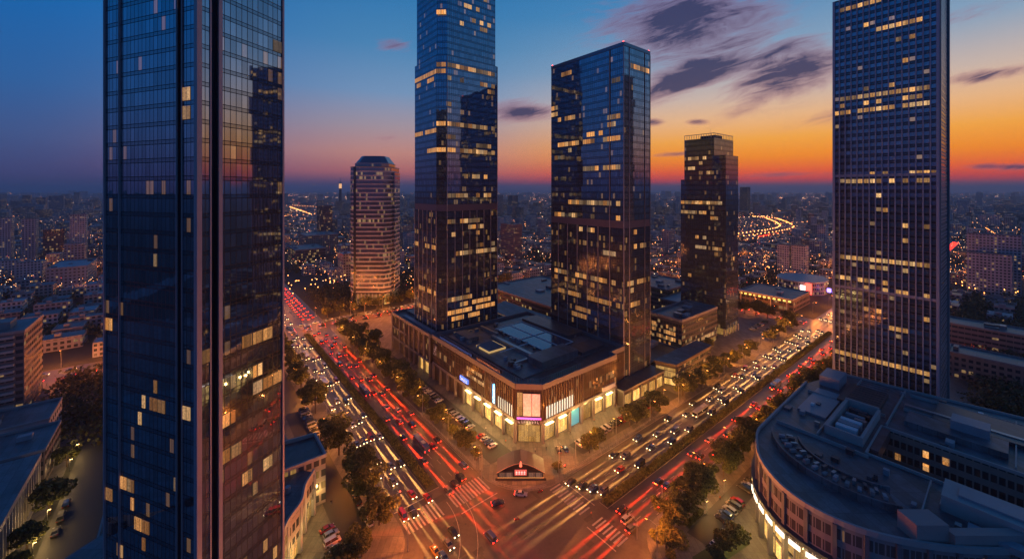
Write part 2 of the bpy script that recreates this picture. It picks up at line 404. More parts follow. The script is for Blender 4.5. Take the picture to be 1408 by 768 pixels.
sheet('road', [(389, -200), (415, -200), (415, 600), (389, 600)], .022, asphalt)                 # far cross street
def arc(cx, cyy, r, a0, a1, k=8): return [(cx + r * math.cos(R(a0 + (a1 - a0) * i / k)), cyy + r * math.sin(R(a0 + (a1 - a0) * i / k))) for i in range(k + 1)]
# intersection apron between the rounded corners
sheet('junction', [(30, 60), (120, 60), (120, 140), (30, 140)], .006, asphalt)
def slab(name, pts, top=paving, z=.13, z0=0.0):
    g = MB(); g.prism([tuple(W(a, b))[:2] for a, b in pts], z0, z, 0, 1); return struct(name, g, [kerbm, top])
slab('pavement', [(88, 343)] + [(88, 129)] + arc(109, 129, 21, 180, 270) + [(389, 108.5), (389, 343)])            # mall block
slab('pavement', [(-20, 343), (-20, 110), (30, 110)] + arc(38, 126, 16, 270, 360) + [(54, 343)])                 # left block
slab('pavement', [(122, 76), (389, 76), (389, -160), (100, -160), (100, 50)] + arc(122, 60, 16, 180, 90))        # right block
slab('pavement', [(-300, 343), (-300, 80), (-38, 80), (-38, 343)])                                             # far left block
slab('pavement', [(88, 368), (389, 368), (389, 600), (88, 600)], soil)
slab('pavement', [(-300, 368), (54, 368), (54, 700), (-300, 700)], soil)
slab('pavement', [(415, 108.5), (900, 108.5), (900, 343), (415, 343)], soil)
slab('pavement', [(415, 76), (900, 76), (900, -300), (415, -300)], soil)
sheet('service_road', [(36.5, 128), (45.5, 128), (45.5, 338), (36.5, 338)], .135, asphalt_dark)
sheet('service_road', [(-36, 82), (-21, 82), (-21, 343), (-36, 343)], .012, asphalt_dark)
sheet('service_road', [(125, 59.5), (385, 59.5), (385, 66.5), (125, 66.5)], .135, asphalt_dark)
sheet('parking_lot', [(94.5, 132), (106, 132), (106, 300), (94.5, 300)], .135, asphalt_dark)
sheet('parking_lot', [(128, 113), (205, 113), (205, 121), (128, 121)], .135, asphalt_dark)
slab('median', [(67.6, 134)] + [(72.2, 134), (72.2, 340), (67.6, 340)], soil, .2)
slab('median', [(113, 88.6), (113, 92.2), (386, 92.2), (386, 88.6)], soil, .2)
# painted markings
mk = MB()
def mark(a0, a1, b0, b1, z=.028):
    P = [W(a0, b0, z), W(a1, b0, z), W(a1, b1, z), W(a0, b1, z)]; mk.quad(P)
for a in (58.1, 61.3, 64.4, 75.8, 79.0, 82.2):
    b = 136
    while b < 338: mark(a - .08, a + .08, b, b + 3); b += 9
for b in (96.1, 99.3, 102.5, 79.6, 82.8):
    a = 116
    while a < 384: mark(a, a + 3, b - .08, b + .08); a += 9
mark(54.6, 54.75, 134, 338); mark(87.3, 87.45, 134, 338); mark(116, 385, 107.9, 108.05); mark(124, 385, 76.5, 76.65)
mark(54.5, 67.4, 132.4, 132.8); mark(72.4, 87.5, 118, 118.4); mark(110.4, 110.8, 92.4, 107.5); mark(101.4, 101.8, 76.5, 88)
def arrow(a, b, da, db):
    L = math.hypot(da, db); da, db = da / L, db / L; na, nb_ = -db, da
    pt = lambda f, sd: W(a + da * f + na * sd, b + db * f + nb_ * sd, .029)
    mk.quad([pt(0, -.1), pt(0, .1), pt(3, .1), pt(3, -.1)][::-1]); mk.quad([pt(3, -.4), pt(3, .4), pt(4.4, 0)][::-1])
for a in (56.4, 59.6, 62.8, 66.0): arrow(a, 142, 0, -1); arrow(a, 165, 0, -1)
for a in (77.6, 81.2, 85.0): arrow(a, 150, 0, 1)
for b in (94.4, 97.6, 101, 104.6): arrow(124, b, -1, 0)
for b in (78.2, 81.4, 84.6): arrow(130, b, 1, 0)
struct('lane_markings', mk, paint)
pk = MB(); rp = random.Random(9)
for k in range(70):
    a, b = rp.uniform(56, 120), rp.uniform(78, 130)
    if not (a < 87 or 77 < b < 107): continue
    w_, l_ = rp.uniform(.4, 3), rp.uniform(1, 7)
    if rp.random() < .5: w_, l_ = l_, w_
    pk.quad([W(a, b, .0265 + k * 1e-5), W(a + w_, b, .0265 + k * 1e-5), W(a + w_, b + l_, .0265 + k * 1e-5), W(a, b + l_, .0265 + k * 1e-5)])
struct('road_patches', pk, pbr('patched_asphalt', (.034, .034, .036), .5, var=.3, vscale=.5))
pk = MB()
for k in range(26):
    a, b = (rp.uniform(56, 86), rp.uniform(80, 330)) if k % 2 else (rp.uniform(92, 330), rp.choice([82, 98, 102]))
    if 67 < a < 73 and b > 130: continue
    c_ = W(a, b, .033); pk.quad([c_ + Vector((.38 * math.cos(j * PI / 5), .38 * math.sin(j * PI / 5), 0)) for j in range(10)])
struct('manhole_covers', pk, darkmetal)
mk = MB()
for k in range(24):
    a = 54.9 + k * 1.36
    if 67.2 < a < 71.8: continue
    mark(a, a + .62, 121.5, 129.5)
struct('zebra_crossing', mk, paint)
mk = MB()
for k in range(22):
    b = 77 + k * 1.42
    if 88.2 < b < 91.8: continue
    mark(103.4, 108.6, b, b + .62, .030)
struct('zebra_crossing', mk, paint)
mk = MB()
for r0, k in ((15, 0), (20.5, 1)):
    pts = arc(38, 126, r0 + 18, 270, 360, 16)
    for i in range(16):
        p0, p1 = pts[i], pts[i + 1]; d_ = Vector((p1[0] - p0[0], p1[1] - p0[1])).normalized() * .09
        mk.quad([W(p0[0] - d_.y, p0[1] + d_.x, .032), W(p0[0] + d_.y, p0[1] - d_.x, .032), W(p1[0] + d_.y, p1[1] - d_.x, .032), W(p1[0] - d_.y, p1[1] + d_.x, .032)])
struct('turn_markings', mk, paint)

# ================================================================ BUILDING KIT (everything in grid metres a, b)
class Bld:
    def __init__(s, name, label, cat, a, b, group=None, rot=TH, loc=None):
        s.o = (a, b, 0) if loc is None else (0, 0, 0)
        s.root = tag(empty(name, W(a, b) if loc is None else loc, rot), label, cat, group)
        s.name = name
    def part(s, name, mb, mats, parent=None, label=None, kind=None, **k):
        o = mb.build(name, mats, parent or s.root, org=s.o if parent is None else s.o, **k)
        if label: o['label'] = label
        if kind: o['kind'] = kind
        return o
    def walls(s, poly, z0, z1, mat, name='glass_wall', u_off=0.0):
        ar = sum(poly[i][0] * poly[(i + 1) % len(poly)][1] - poly[(i + 1) % len(poly)][0] * poly[i][1] for i in range(len(poly)))
        if ar < 0: poly = poly[::-1]
        s.poly = poly
        for i in range(len(poly)):
            a, b = poly[i], poly[(i + 1) % len(poly)]; L = math.hypot(b[0] - a[0], b[1] - a[1])
            mm = mat[i] if isinstance(mat, list) else mat
            g = MB(); g.quad([(a[0], a[1], z0), (b[0], b[1], z0), (b[0], b[1], z1), (a[0], a[1], z1)], 0, [(u_off, z0), (u_off + L, z0), (u_off + L, z1), (u_off, z1)])
            s.part(name, g, mm)
    def roof(s, poly, z, mat=roofm, name='roof', th=.0):
        g = MB(); g.prism(poly, z - .3, z, 0, 0, True); s.part(name, g, mat)
    def parapet(s, poly, z, h, w=.5, mat=concrete):
        g = MB(); N = len(poly)
        for i in range(N):
            p0, p1 = Vector(poly[i]), Vector(poly[(i + 1) % N]); d_ = (p1 - p0).normalized()
            g.obox(p0 - d_ * w * .5 * .98, p1 + d_ * w * .5 * (.98 if 0 else -.98), w, z, z + h)
        s.part('parapet', g, mat)
    def pane_box(s, p0, p1, u0, u1, z0, z1, off=.04, th=.05, name='lit_window', mat=None, parent=None, kind=None, mbx=None):
        """thin lit pane on the wall from p0 to p1 (outward side = right of travel)"""
        L = math.hypot(p1[0] - p0[0], p1[1] - p0[1]); dx, dy = (p1[0] - p0[0]) / L, (p1[1] - p0[1]) / L; nx, ny = dy, -dx
        A = (p0[0] + dx * u0, p0[1] + dy * u0); B = (p0[0] + dx * u1, p0[1] + dy * u1)
        g = mbx or MB()
        o2 = off + th
        q = lambda P, o_, z: (P[0] + nx * o_, P[1] + ny * o_, z)
        g.quad([q(A, o2, z0), q(B, o2, z0), q(B, o2, z1), q(A, o2, z1)], 0, [(u0, z0), (u1, z0), (u1, z1), (u0, z1)])
        for (P, Q, za, zb) in ((A, A, z0, z1), (B, B, z1, z0)):
            g.quad([q(P, 0, za), q(P, o2, za), q(P, o2, zb), q(P, 0, zb)], 0, [(u0, za)] * 4)
        g.quad([q(A, 0, z1), q(A, o2, z1), q(B, o2, z1), q(B, 0, z1)], 0, [(u0, z1)] * 4)
        g.quad([q(A, 0, z0), q(B, 0, z0), q(B, o2, z0), q(A, o2, z0)], 0, [(u0, z0)] * 4)
        if mbx is None: return s.part(name, g, mat, parent, kind=kind)
    def fin(s, a, b, w, dpt, z0, z1, mat, name='fin'):
        g = MB(); g.box(a - w / 2, a + w / 2, b - dpt / 2, b + dpt / 2, z0, z1); s.part(name, g, mat)

def lit_rows(B, p0, p1, rows, floor, bay, mat, limit=100, sp=.28, cnt=None, seed=1):
    """rows: (z, u0, u1, probability). The first `limit` bays become window parts; any more go into one part."""
    rnd = random.Random(seed); cells = []
    L = math.hypot(p1[0] - p0[0], p1[1] - p0[1])
    for (z, ua, ub, pr) in rows:
        k = round(z / floor); i = 0
        while (i + 1) * bay <= L + .01:
            u0, u1 = i * bay, (i + 1) * bay
            if ua - .01 <= u0 and u1 <= ub + .01 and rnd.random() < pr: cells.append((u0, u1, k))
            i += 1
    seen = set(); cc = []
    for c in cells:
        if c not in seen: seen.add(c); cc.append(c)
    rest = MB()
    for i, (u0, u1, k) in enumerate(cc):
        mm = mat if not isinstance(mat, list) else mat[rnd.randrange(len(mat))]
        z0, z1 = k * floor + floor * sp + .1, (k + 1) * floor - .15
        if cnt[0] < limit: B.pane_box(p0, p1, u0 + .15, u1 - .15, z0, z1, mat=mm); cnt[0] += 1
        else: B.pane_box(p0, p1, u0 + .15, u1 - .15, z0, z1, mbx=rest)
    if rest.f:
        B.part('lit_window', rest, mat if not isinstance(mat, list) else mat[0], kind='stuff')

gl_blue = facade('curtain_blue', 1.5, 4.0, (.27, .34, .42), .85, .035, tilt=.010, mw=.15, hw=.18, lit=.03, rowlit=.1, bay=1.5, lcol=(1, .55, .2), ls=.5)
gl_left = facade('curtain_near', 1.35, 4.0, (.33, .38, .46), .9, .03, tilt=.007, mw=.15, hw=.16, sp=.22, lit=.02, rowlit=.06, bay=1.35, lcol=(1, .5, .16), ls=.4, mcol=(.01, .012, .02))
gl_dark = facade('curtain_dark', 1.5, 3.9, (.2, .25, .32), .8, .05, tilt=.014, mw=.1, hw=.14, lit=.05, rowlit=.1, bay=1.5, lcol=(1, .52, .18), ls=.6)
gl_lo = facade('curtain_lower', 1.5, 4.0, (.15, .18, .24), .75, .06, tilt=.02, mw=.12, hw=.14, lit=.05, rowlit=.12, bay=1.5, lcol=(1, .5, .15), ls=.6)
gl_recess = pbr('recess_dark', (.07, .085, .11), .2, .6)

# ---- 1. near left tower (own rotation) --------------------------------
def near_tower():
    cx, cyy = -66.0, 85.0
    B = Bld('glass_tower', 'tall dark blue glass tower nearest the camera with slim pink stone piers', 'skyscraper', 0, 0, rot=R(-19.4), loc=Vector((cx, cyy, 0)))
    z1 = 186
    poly = [(0, 0), (0, 2.7), (-1.4, 2.7), (-1.4, 4.1), (0, 4.1), (0, 20.4), (-31.9, 20.4), (-31.9, 0), (-27.2, 0), (-27.2, .8), (-26.6, .8), (-26.6, 0), (-6.2, 0), (-6.2, 1.4), (-5.0, 1.4), (-5.0, 0)]
    # CCW: 0 -> ... check orientation by walls()
    ar = sum(poly[i][0] * poly[(i + 1) % len(poly)][1] - poly[(i + 1) % len(poly)][0] * poly[i][1] for i in range(len(poly)))
    P = poly if ar > 0 else poly[::-1]
    for i in range(len(P)):
        a, b = P[i], P[(i + 1) % len(P)]; L = math.hypot(b[0] - a[0], b[1] - a[1])
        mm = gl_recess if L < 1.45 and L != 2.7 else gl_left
        g = MB(); g.quad([(a[0], a[1], 0), (b[0], b[1], 0), (b[0], b[1], z1), (a[0], a[1], z1)], 0, [(0, 0), (L, 0), (L, z1), (0, z1)])
        B.part('glass_wall', g, mm)
    B.roof([(0, 0), (0, 20.4), (-31.9, 20.4), (-31.9, 0)], z1 + .3, roofd)
    for (x, y, w, dp) in ((.05, -.05, 1.0, 1.0), (.1, 4.5, .5, .8), (.1, 20.5, .5, .5), (-31.95, -.1, .5, .5), (-26.2, -.1, .28, .5), (.1, 2.5, .2, .3), (-4.8, -.12, .2, .3), (-6.5, -.12, .25, .3)):
        B.fin(x, y, w, dp, 0, z1, pierstone, 'pier')
    cnt = [0]
    # right face runs from (0,4.9) to (0,21.2) ; left face from (-24,0) to (-6,0)
    F = ((0, 4.1), (0, 20.4)); G = ((-26.6, 0), (-6.2, 0)); H = ((-31.9, 0), (-27.2, 0)); I = ((-5.0, 0), (0, 0))
    K = ((0, 0), (0, 2.7))
    zz = lambda y, Y: CAMH - (y - 261) * Y / 556
    lit_rows(B, *F, [(zz(470, 97), 5.4, 14, .8), (zz(565, 92), 8, 16.3, .75), (zz(600, 90), 0, 5, 1), (zz(640, 90), 0, 6, .9), (zz(672, 97), 5, 14, .9), (zz(720, 99), 11, 15, .9), (zz(86, 104), 13.5, 16.3, 1), (zz(745, 98), 2, 9, .4)], 4, 2.7, [lit_warm, lit_warm, lit_pale, lit_dim], 100, .24, cnt, 3)
    lit_rows(B, *F, [(z_, 0, 16.3, .06) for z_ in range(8, 74, 4)], 4, 1.35, [lit_warm, lit_pale, lit_dim], 100, .24, cnt, 31)
    lit_rows(B, *G, [(z_, 0, 20.4, .022) for z_ in range(8, 96, 4)], 4, 1.35, [lit_warm, lit_pale, lit_dim], 100, .24, cnt, 32)
    lit_rows(B, *G, [(zz(578, 87), 10.5, 18, .95), (zz(690, 90), 0, 5.5, 1), (zz(745, 88), 5, 14, .9), (zz(455, 88), 8, 11, .6)], 4, 2.7, [lit_warm], 100, .24, cnt, 4)
    lit_rows(B, *H, [(zz(468, 92), 0, 3, 1), (zz(700, 92), 0, 3, 1)], 4, 2.7, [lit_warm], 100, .24, cnt, 5)
    lit_rows(B, *I, [(zz(150, 85), 0, 3, 1), (zz(180, 85), 0, 3, 1), (zz(582, 86), 0, 3, 1)], 4, 2.7, [lit_pale], 100, .24, cnt, 6)
    lit_rows(B, *K, [(zz(503, 86), 0, 3, 1), (zz(580, 86), 0, 3, .5)], 4, 2.7, [lit_warm], 100, .24, cnt, 6)
near_tower()

# ---- 2. central tall tower -------------------------------------------
def central_tower():
    B = Bld('glass_tower', 'tallest blue glass tower with a chamfered corner, rising behind the shopping centre', 'skyscraper', 140, 235)
    base = [(118, 222), (123, 217.5), (161, 217.5), (161, 252), (118, 252)]
    up = [(119, 222.3), (123.4, 218.3), (160, 218.3), (160, 251), (119, 251)]
    P = base
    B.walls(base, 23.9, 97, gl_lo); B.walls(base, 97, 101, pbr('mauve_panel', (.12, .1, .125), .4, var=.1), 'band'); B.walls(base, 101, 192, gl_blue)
    B.roof(base, 192.3); B.walls(up, 192.3, 250, gl_blue); B.roof(up, 250.3, roofd)
    # slim fins on the two visible sides
    for k in range(8): B.fin(123 + k * 5.43, 217.4, .28, .35, 24, 192 if k in (0, 7) else 97, palestone)
    for k in range(6): B.fin(117.9, 222 + k * 6, .35, .28, 24, 97, palestone)
    zz = lambda y: CAMH - (y - 261) * 248 / 556
    cnt = [0]
    Rf = ((123, 217.5), (161, 217.5)); Ch = ((118, 222), (123, 217.5)); Lf = ((118, 252), (118, 222))
    rows = [(zz(93), 0, 40, .95), (zz(110), 0, 40, .25), (zz(124), 30, 39, .4), (zz(150), 0, 38, .08), (zz(177), 0, 40, .95), (zz(190), 0, 8, .5), (zz(213), 0, 40, .95), (zz(200), 20, 38, .5), (zz(246), 12, 30, .5), (zz(276), 0, 39, .8),
            (zz(311), 0, 26, .9), (zz(322), 15, 30, .4), (zz(332), 2, 26, .45), (zz(343), 10, 38, .6), (zz(354), 0, 39, .85), (zz(414), 0, 20, .8), (zz(424), 5, 34, .7), (zz(434), 0, 38, .95), (zz(446), 2, 26, .95)]
    lit_rows(B, *Rf, rows, 4, 3, [lit_warm, lit_pale, lit_dim], 92, .28, cnt, 11)
    up_rows = [(zz(8), 3, 35, .35), (zz(20), 12, 36, .4), (zz(34), 8, 38, .3), (zz(-10), 2, 30, .4)]
    lit_rows(B, (123.4, 218.3), (160, 218.3), up_rows, 4, 3, [lit_pale], 100, .28, cnt, 12)
    l2 = [(zz(100), 0, 40, .95), (zz(111), 0, 40, .3), (zz(183), 0, 30, .9), (zz(213), 16, 30, .8), (zz(350), 0, 30, .7), (zz(410), 4, 30, .5), (zz(437), 6, 24, .3)]
    lit_rows(B, *Lf, l2, 4, 3, [lit_warm], 100, .28, cnt, 13)
    lit_rows(B, *Ch, [(zz(93), 0, 8, 1), (zz(103), 0, 8, 1), (zz(177), 0, 8, 1), (zz(213), 0, 8, 1), (zz(20), 0, 8, 1)], 4, 3, [lit_warm], 104, .28, cnt, 14)
central_tower()

# ---- 3. flat-topped slab tower ----------------------------------------
def slab_tower():
    B = Bld('glass_tower', 'broad blue glass slab tower with a flat top and red roof beacons', 'skyscraper', 197, 160)
    base = [(184, 133.4), (209, 133.4), (209, 189.6), (184, 189.6)]
    ln = [(184, 133.4), (209, 133.4)]
    poly = [(184, 133.4), (188.4, 133.4), (188.4, 134.6), (189.4, 134.6), (189.4, 133.4), (203, 133.4), (203, 134.6), (204, 134.6), (204, 133.4), (209, 133.4), (209, 189.6), (184, 189.6), (184, 143.4), (185.2, 143.4), (185.2, 142.2), (184, 142.2)]
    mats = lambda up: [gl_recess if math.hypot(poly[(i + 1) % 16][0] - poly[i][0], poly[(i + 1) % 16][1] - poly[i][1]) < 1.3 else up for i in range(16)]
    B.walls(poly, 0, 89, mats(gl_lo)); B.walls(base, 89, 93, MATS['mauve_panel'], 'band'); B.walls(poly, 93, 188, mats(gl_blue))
    B.roof(base, 188.3, roofd)
    g = MB()
    for e0, e1 in ((0, 1), (1, 2), (2, 3), (3, 0)):
        g.obox(base[e0], base[e1], .4, 188.3, 190.2)
    B.part('parapet', g, pbr('blue_panel', (.14, .19, .25), .25, .6))
    g = MB(); g.box(188, 205, 150, 180, 188.3, 191.5); B.part('plant_room', g, darkmetal)
    for (a, b) in ((184, 142.8), (184, 133.4), (188.9, 133.3), (203.5, 133.3), (209, 133.4)):
        B.fin(a, b, .4, .4, 0, 188, palestone if a < 200 else pinkstone)
    for k in range(1, 6): B.fin(183.9, 143 + k * 8, .3, .3, 0, 89, palestone)
    for (a, b) in ((184.5, 134), (208.5, 134), (184.5, 189)):
        g = MB(); g.tube([(a, b, 190.2), (a, b, 190.9)], .3, 6); B.part('beacon', g, redlamp)
    g = MB(); g.tube([(195, 188, 190), (195, 188, 196)], .1, 5); B.part('antenna', g, metal)
    zz = lambda y: CAMH - (y - 261) * 219 / 556
    cnt = [0]
    Lf = ((184, 189.6), (184, 133.4)); Rf = ((184, 133.4), (209, 133.4))
    rows = [(zz(87), 46, 50, 1), (zz(82), 8, 20, .9), (zz(118), 48, 54, .6), (zz(127), 22, 38, .25), (zz(136), 0, 8, .6), (zz(148), 0, 8, .6), (zz(158), 4, 30, .6), (zz(165), 44, 54, .8), (zz(174), 44, 52, .8), (zz(186), 26, 42, .6), (zz(195), 2, 54, .85), (zz(205), 14, 20, .8),
            (zz(215), 2, 20, .7), (zz(240), 26, 54, .75), (zz(290), 10, 54, .75), (zz(303), 0, 54, .45), (zz(324), 22, 38, .25), (zz(347), 20, 34, .5), (zz(356), 40, 52, .5), (zz(394), 2, 54, .8), (zz(404), 0, 36, .45), (zz(432), 6, 54, .7), (zz(450), 20, 34, .8), (zz(462), 18, 32, .4)]
    lit_rows(B, *Lf, rows, 4, 3, [lit_warm, lit_pale, lit_warm, lit_dim], 80, .28, cnt, 21)
    r2 = [(zz(97), 5, 25, 1), (zz(330), 6, 14, .4), (zz(345), 6, 18, .6), (zz(385), 15, 25, .6), (zz(395), 0, 25, .8), (zz(413), 6, 20, .6), (zz(424), 6, 15, .8), (zz(350), 0, 25, .15)]
    lit_rows(B, *Rf, r2, 4, 3, [lit_pale, lit_warm], 104, .28, cnt, 22)
slab_tower()

# ---- 4. stepped dark tower ---------------------------------------------
def stepped_tower():
    B = Bld('glass_tower', 'dark stepped office tower with an open steel crown, silhouetted against the orange sunset', 'skyscraper', 326, 155)
    lo = [(315.5, 137.4), (337, 137.4), (337, 146), (350, 146), (350, 173), (315.5, 173)]
    B.walls(lo, 5, 118, gl_dark); B.roof(lo, 118.3, roofd)
    mid = [(315.5, 137.4), (337, 137.4), (337, 170), (315.5, 170)]
    hi = [(315.5, 146.1), (349, 146.1), (349, 170), (315.5, 170)]
    B.walls([(315.5, 137.4), (337, 137.4), (337, 146), (315.5, 146)], 118.3, 136, gl_dark); B.roof([(315.5, 137.4), (337, 137.4), (337, 146), (315.5, 146)], 136.3, roofd)
    B.walls(hi, 118.3, 150, gl_dark); B.roof(hi, 150.3, roofd)
    g = MB()
    for k in range(13):
        b = 146.2 + k * 1.96; g.box(315.6, 315.9, b, b + .25, 150.3, 153.6)
        a = 315.6 + k * 2.7; g.box(a, a + .25, 146.1, 146.35, 150.3, 153.6)
    g.box(315.5, 315.95, 146, 170, 153.6, 154); g.box(315.95, 349, 146, 146.4, 153.6, 154)
    B.part('crown_frame', g, metal)
    g = MB(); g.box(322, 333, 148, 160, 150.3, 153); B.part('plant_room', g, darkmetal)
    g = MB(); g.tube([(318, 150, 150), (318, 150, 158)], [.15, .05], 5); B.part('antenna', g, metal)
    g = MB()
    for k in range(5): g.box(314.9, 315.4, 138 + k * 8.4, 138.9 + k * 8.4, 0, 5.2); g.box(316 + k * 5, 316.9 + k * 5, 136.8, 137.3, 0, 5.2)
    B.part('entrance_column', g, palestone)
    B.pane_box((316.5, 172), (316.5, 138.4), 0, 33, .2, 4.8, name='lobby_glass', mat=shop_lit); B.pane_box((316.5, 138.4), (336, 138.4), 0, 19.5, .2, 4.8, name='lobby_glass', mat=shop_lit)
    zz = lambda y: CAMH - (y - 261) * 304 / 556
    cnt = [0]; F = 3.9
    Lf = ((315.5, 173), (315.5, 137.4)); Rf = ((315.5, 137.4), (337, 137.4))
    rows = [(zz(281), 0, 34, .85), (zz(297), 0, 28, .8), (zz(305), 24, 30, .8), (zz(337), 10, 22, .6), (zz(345), 10, 36, .6), (zz(352), 20, 36, .6), (zz(393), 0, 10, .4), (zz(243), 26, 36, .3)]
    lit_rows(B, *Lf, rows, F, 3, [lit_warm, lit_pale, lit_dim], 100, .28, cnt, 31)
    lit_rows(B, (315.5, 170), (315.5, 146), [(zz(221), 3, 12, .8), (zz(237), 0, 9, .9), (zz(229), 12, 24, .5), (zz(243), 15, 24, .9), (zz(222), 15, 18, 1)], F, 3, [lit_pale], 100, .28, cnt, 32)
    lit_rows(B, *Rf, [(zz(300), 3, 12, .3), (zz(360), 0, 20, .3), (zz(395), 3, 15, .5)], F, 3, [lit_warm], 100, .28, cnt, 33)
stepped_tower()

# ---- 5. banded tower with a hipped cap --------------------------------
def banded_tower():
    band = facade('banded_stone', 1.6, 4.1, (.22, .24, .28), .75, .08, wall=(.4, .4, .43), wx=(0, 1), wz=(.3, 1.0), tilt=.02, lit=.08, rowlit=.3, bay=1.6, ls=.6)
    B = Bld('office_tower', 'octagonal pinkish tower with pale horizontal bands and a dark hipped cap', 'skyscraper', 0, 0, rot=0, loc=Vector((-136.5, 405, 0)))
    c = 5.5; h = 19.5
    def octa(h, c): return [(-h + c, -h), (h - c, -h), (h, -h + c), (h, h - c), (h - c, h), (-h + c, h), (-h, h - c), (-h, -h + c)]
    P = octa(h, c)
    B.walls(P, 11, 132, band, 'banded_wall')
    g = MB()
    for (a, b) in ((-h + c, -h), (-h + c + 1.2, -h)): g.box(a - .5, a + .5, b - .5, b + .3, 0, 132)
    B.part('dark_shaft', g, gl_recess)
    B.walls(octa(h - .8, c), 0, 11, pbr('lobby_wall', (.1, .07, .06), .4), 'base_wall')
    g = MB(); Q = octa(h, c)
    for i in range(8):
        p0, p1 = Vector(Q[i]), Vector(Q[(i + 1) % 8]); L = (p1 - p0).length; k = int(L // 3.2)
        for j in range(k + 1):
            q = p0 + (p1 - p0) * (j / max(k, 1)); g.box(q.x - .5, q.x + .5, q.y - .5, q.y + .5, 0, 11)
    B.part('colonnade', g, palestone)
    for i in (0, 1, 2):
        p0, p1 = octa(h - .8, c)[i], octa(h - .8, c)[(i + 1) % 8]; L = math.hypot(p1[0] - p0[0], p1[1] - p0[1])
        B.pane_box(p0, p1, .5, L - .5, .5, 10, name='lobby_glass', mat=shop_soft)
    B.roof(octa(h + .3, c), 132.3, roofd)
    g = MB(); g.prism(octa(h - 3, c), 132.3, 136, 0, 1); B.part('attic', g, [MATS['banded_stone'], roofd])
    g = MB(); g.prism(octa(h - 3.5, c), 136, 143, 0, 0, inset=.3); B.part('hipped_cap', g, pbr('cap_metal', (.2, .24, .28), .3, .7))
    # shoulders either side
    for sx in (-1, 1):
        g = MB(); g.box(sx * (h + .1), sx * (h + 2.2), -9, 9, 11, 127, 0, 0); B.part('side_bay', g, MATS['banded_stone'])
banded_tower()

# ---- 6. right striped tower --------------------------------------------
def striped_tower():
    mat = facade('striped_bays', 2.3, 3.5, (.24, .3, .38), .8, .06, mw=.2, hw=.5, sp=.34, spcol=(.09, .11, .14), tilt=.012, lit=.05, bay=2.3, ls=.9, mcol=(.05, .06, .075))
    side = facade('striped_side', 2.4, 3.5, (.1, .12, .15), .5, .2, mw=.7, hw=.8, sp=.4, spcol=(.22, .22, .25), mcol=(.26, .26, .29), tilt=.01)
    B = Bld('office_tower', 'tall slab tower with white vertical ribs standing behind the curved building', 'skyscraper', 283, 41)
    a0, a1, b0, b1 = 261, 300, 22.4, 59.6; z1 = 207
    B.walls([(a0, b0), (a1, b0), (a1, b1), (a0, b1)], 0, z1, [side, side, side, mat])
    B.roof([(a0, b0), (a1, b0), (a1, b1), (a0, b1)], z1 + .3, roofd)
    nb = 16; w = (b1 - b0) / nb
    whit = pbr('white_rib', (.3, .35, .44), .4, .1)
    for k in range(nb + 1):
        ww = 1.0 if k in (0, nb) else .42
        B.fin(a0 - .35, b0 + k * w, .8, ww, 0, z1, whit, 'rib')
    for z in (116.5, 60): 
        g = MB(); g.box(a0 - .25, a0 - .02, b0, b1, z, z + 1.2); B.part('belt', g, whit)
    g = MB(); g.box(a0, a0 + 2.6, b0 - .8, b0 - .02, 0, z1); g.box(a1 - 2, a1, b0 - .8, b0 - .02, 0, z1); B.part('corner_pier', g, concrete)
    zz = lambda y: CAMH - (y - 261) * 195 / 556
    lm = litmat('lit_bay', 1.1625, 3.5, (1, .45, .11), .95); lp = litmat('lit_bay_pale', 1.1625, 3.5, (1, .56, .22), .75)
    cnt = [0]; e = ((a0, b1), (a0, b0))
    rows = [(zz(6), 4, 18, .9), (zz(3), 28, 38, .6), (zz(10), 0, 20, .7), (zz(40), 8, 16, .7), (zz(50), 16, 34, .9), (zz(62), 22, 32, .6), (zz(68), 22, 32, .4), (zz(98), 22, 28, .7), (zz(125), 9, 24, .3), (zz(135), 0, 36, .85), (zz(143), 18, 34, .5), (zz(149), 2, 26, .4), (zz(158), 0, 36, .92),
            (zz(243), 10, 38, .7), (zz(253), 2, 36, .6), (zz(280), 8, 30, .25), (zz(298), 16, 22, .6), (zz(315), 20, 37, .5), (zz(340), 14, 30, .3), (zz(362), 2, 36, .93), (zz(374), 12, 37, .6), (zz(392), 0, 24, .8), (zz(402), 8, 37, .4), (zz(500), 0, 36, .95), (zz(430), 10, 37, .2), (zz(455), 12, 37, .2)]
    lit_rows(B, *e, rows, 3.5, 2.325, [lm, lm, lp], 100, .36, cnt, 41)
striped_tower()

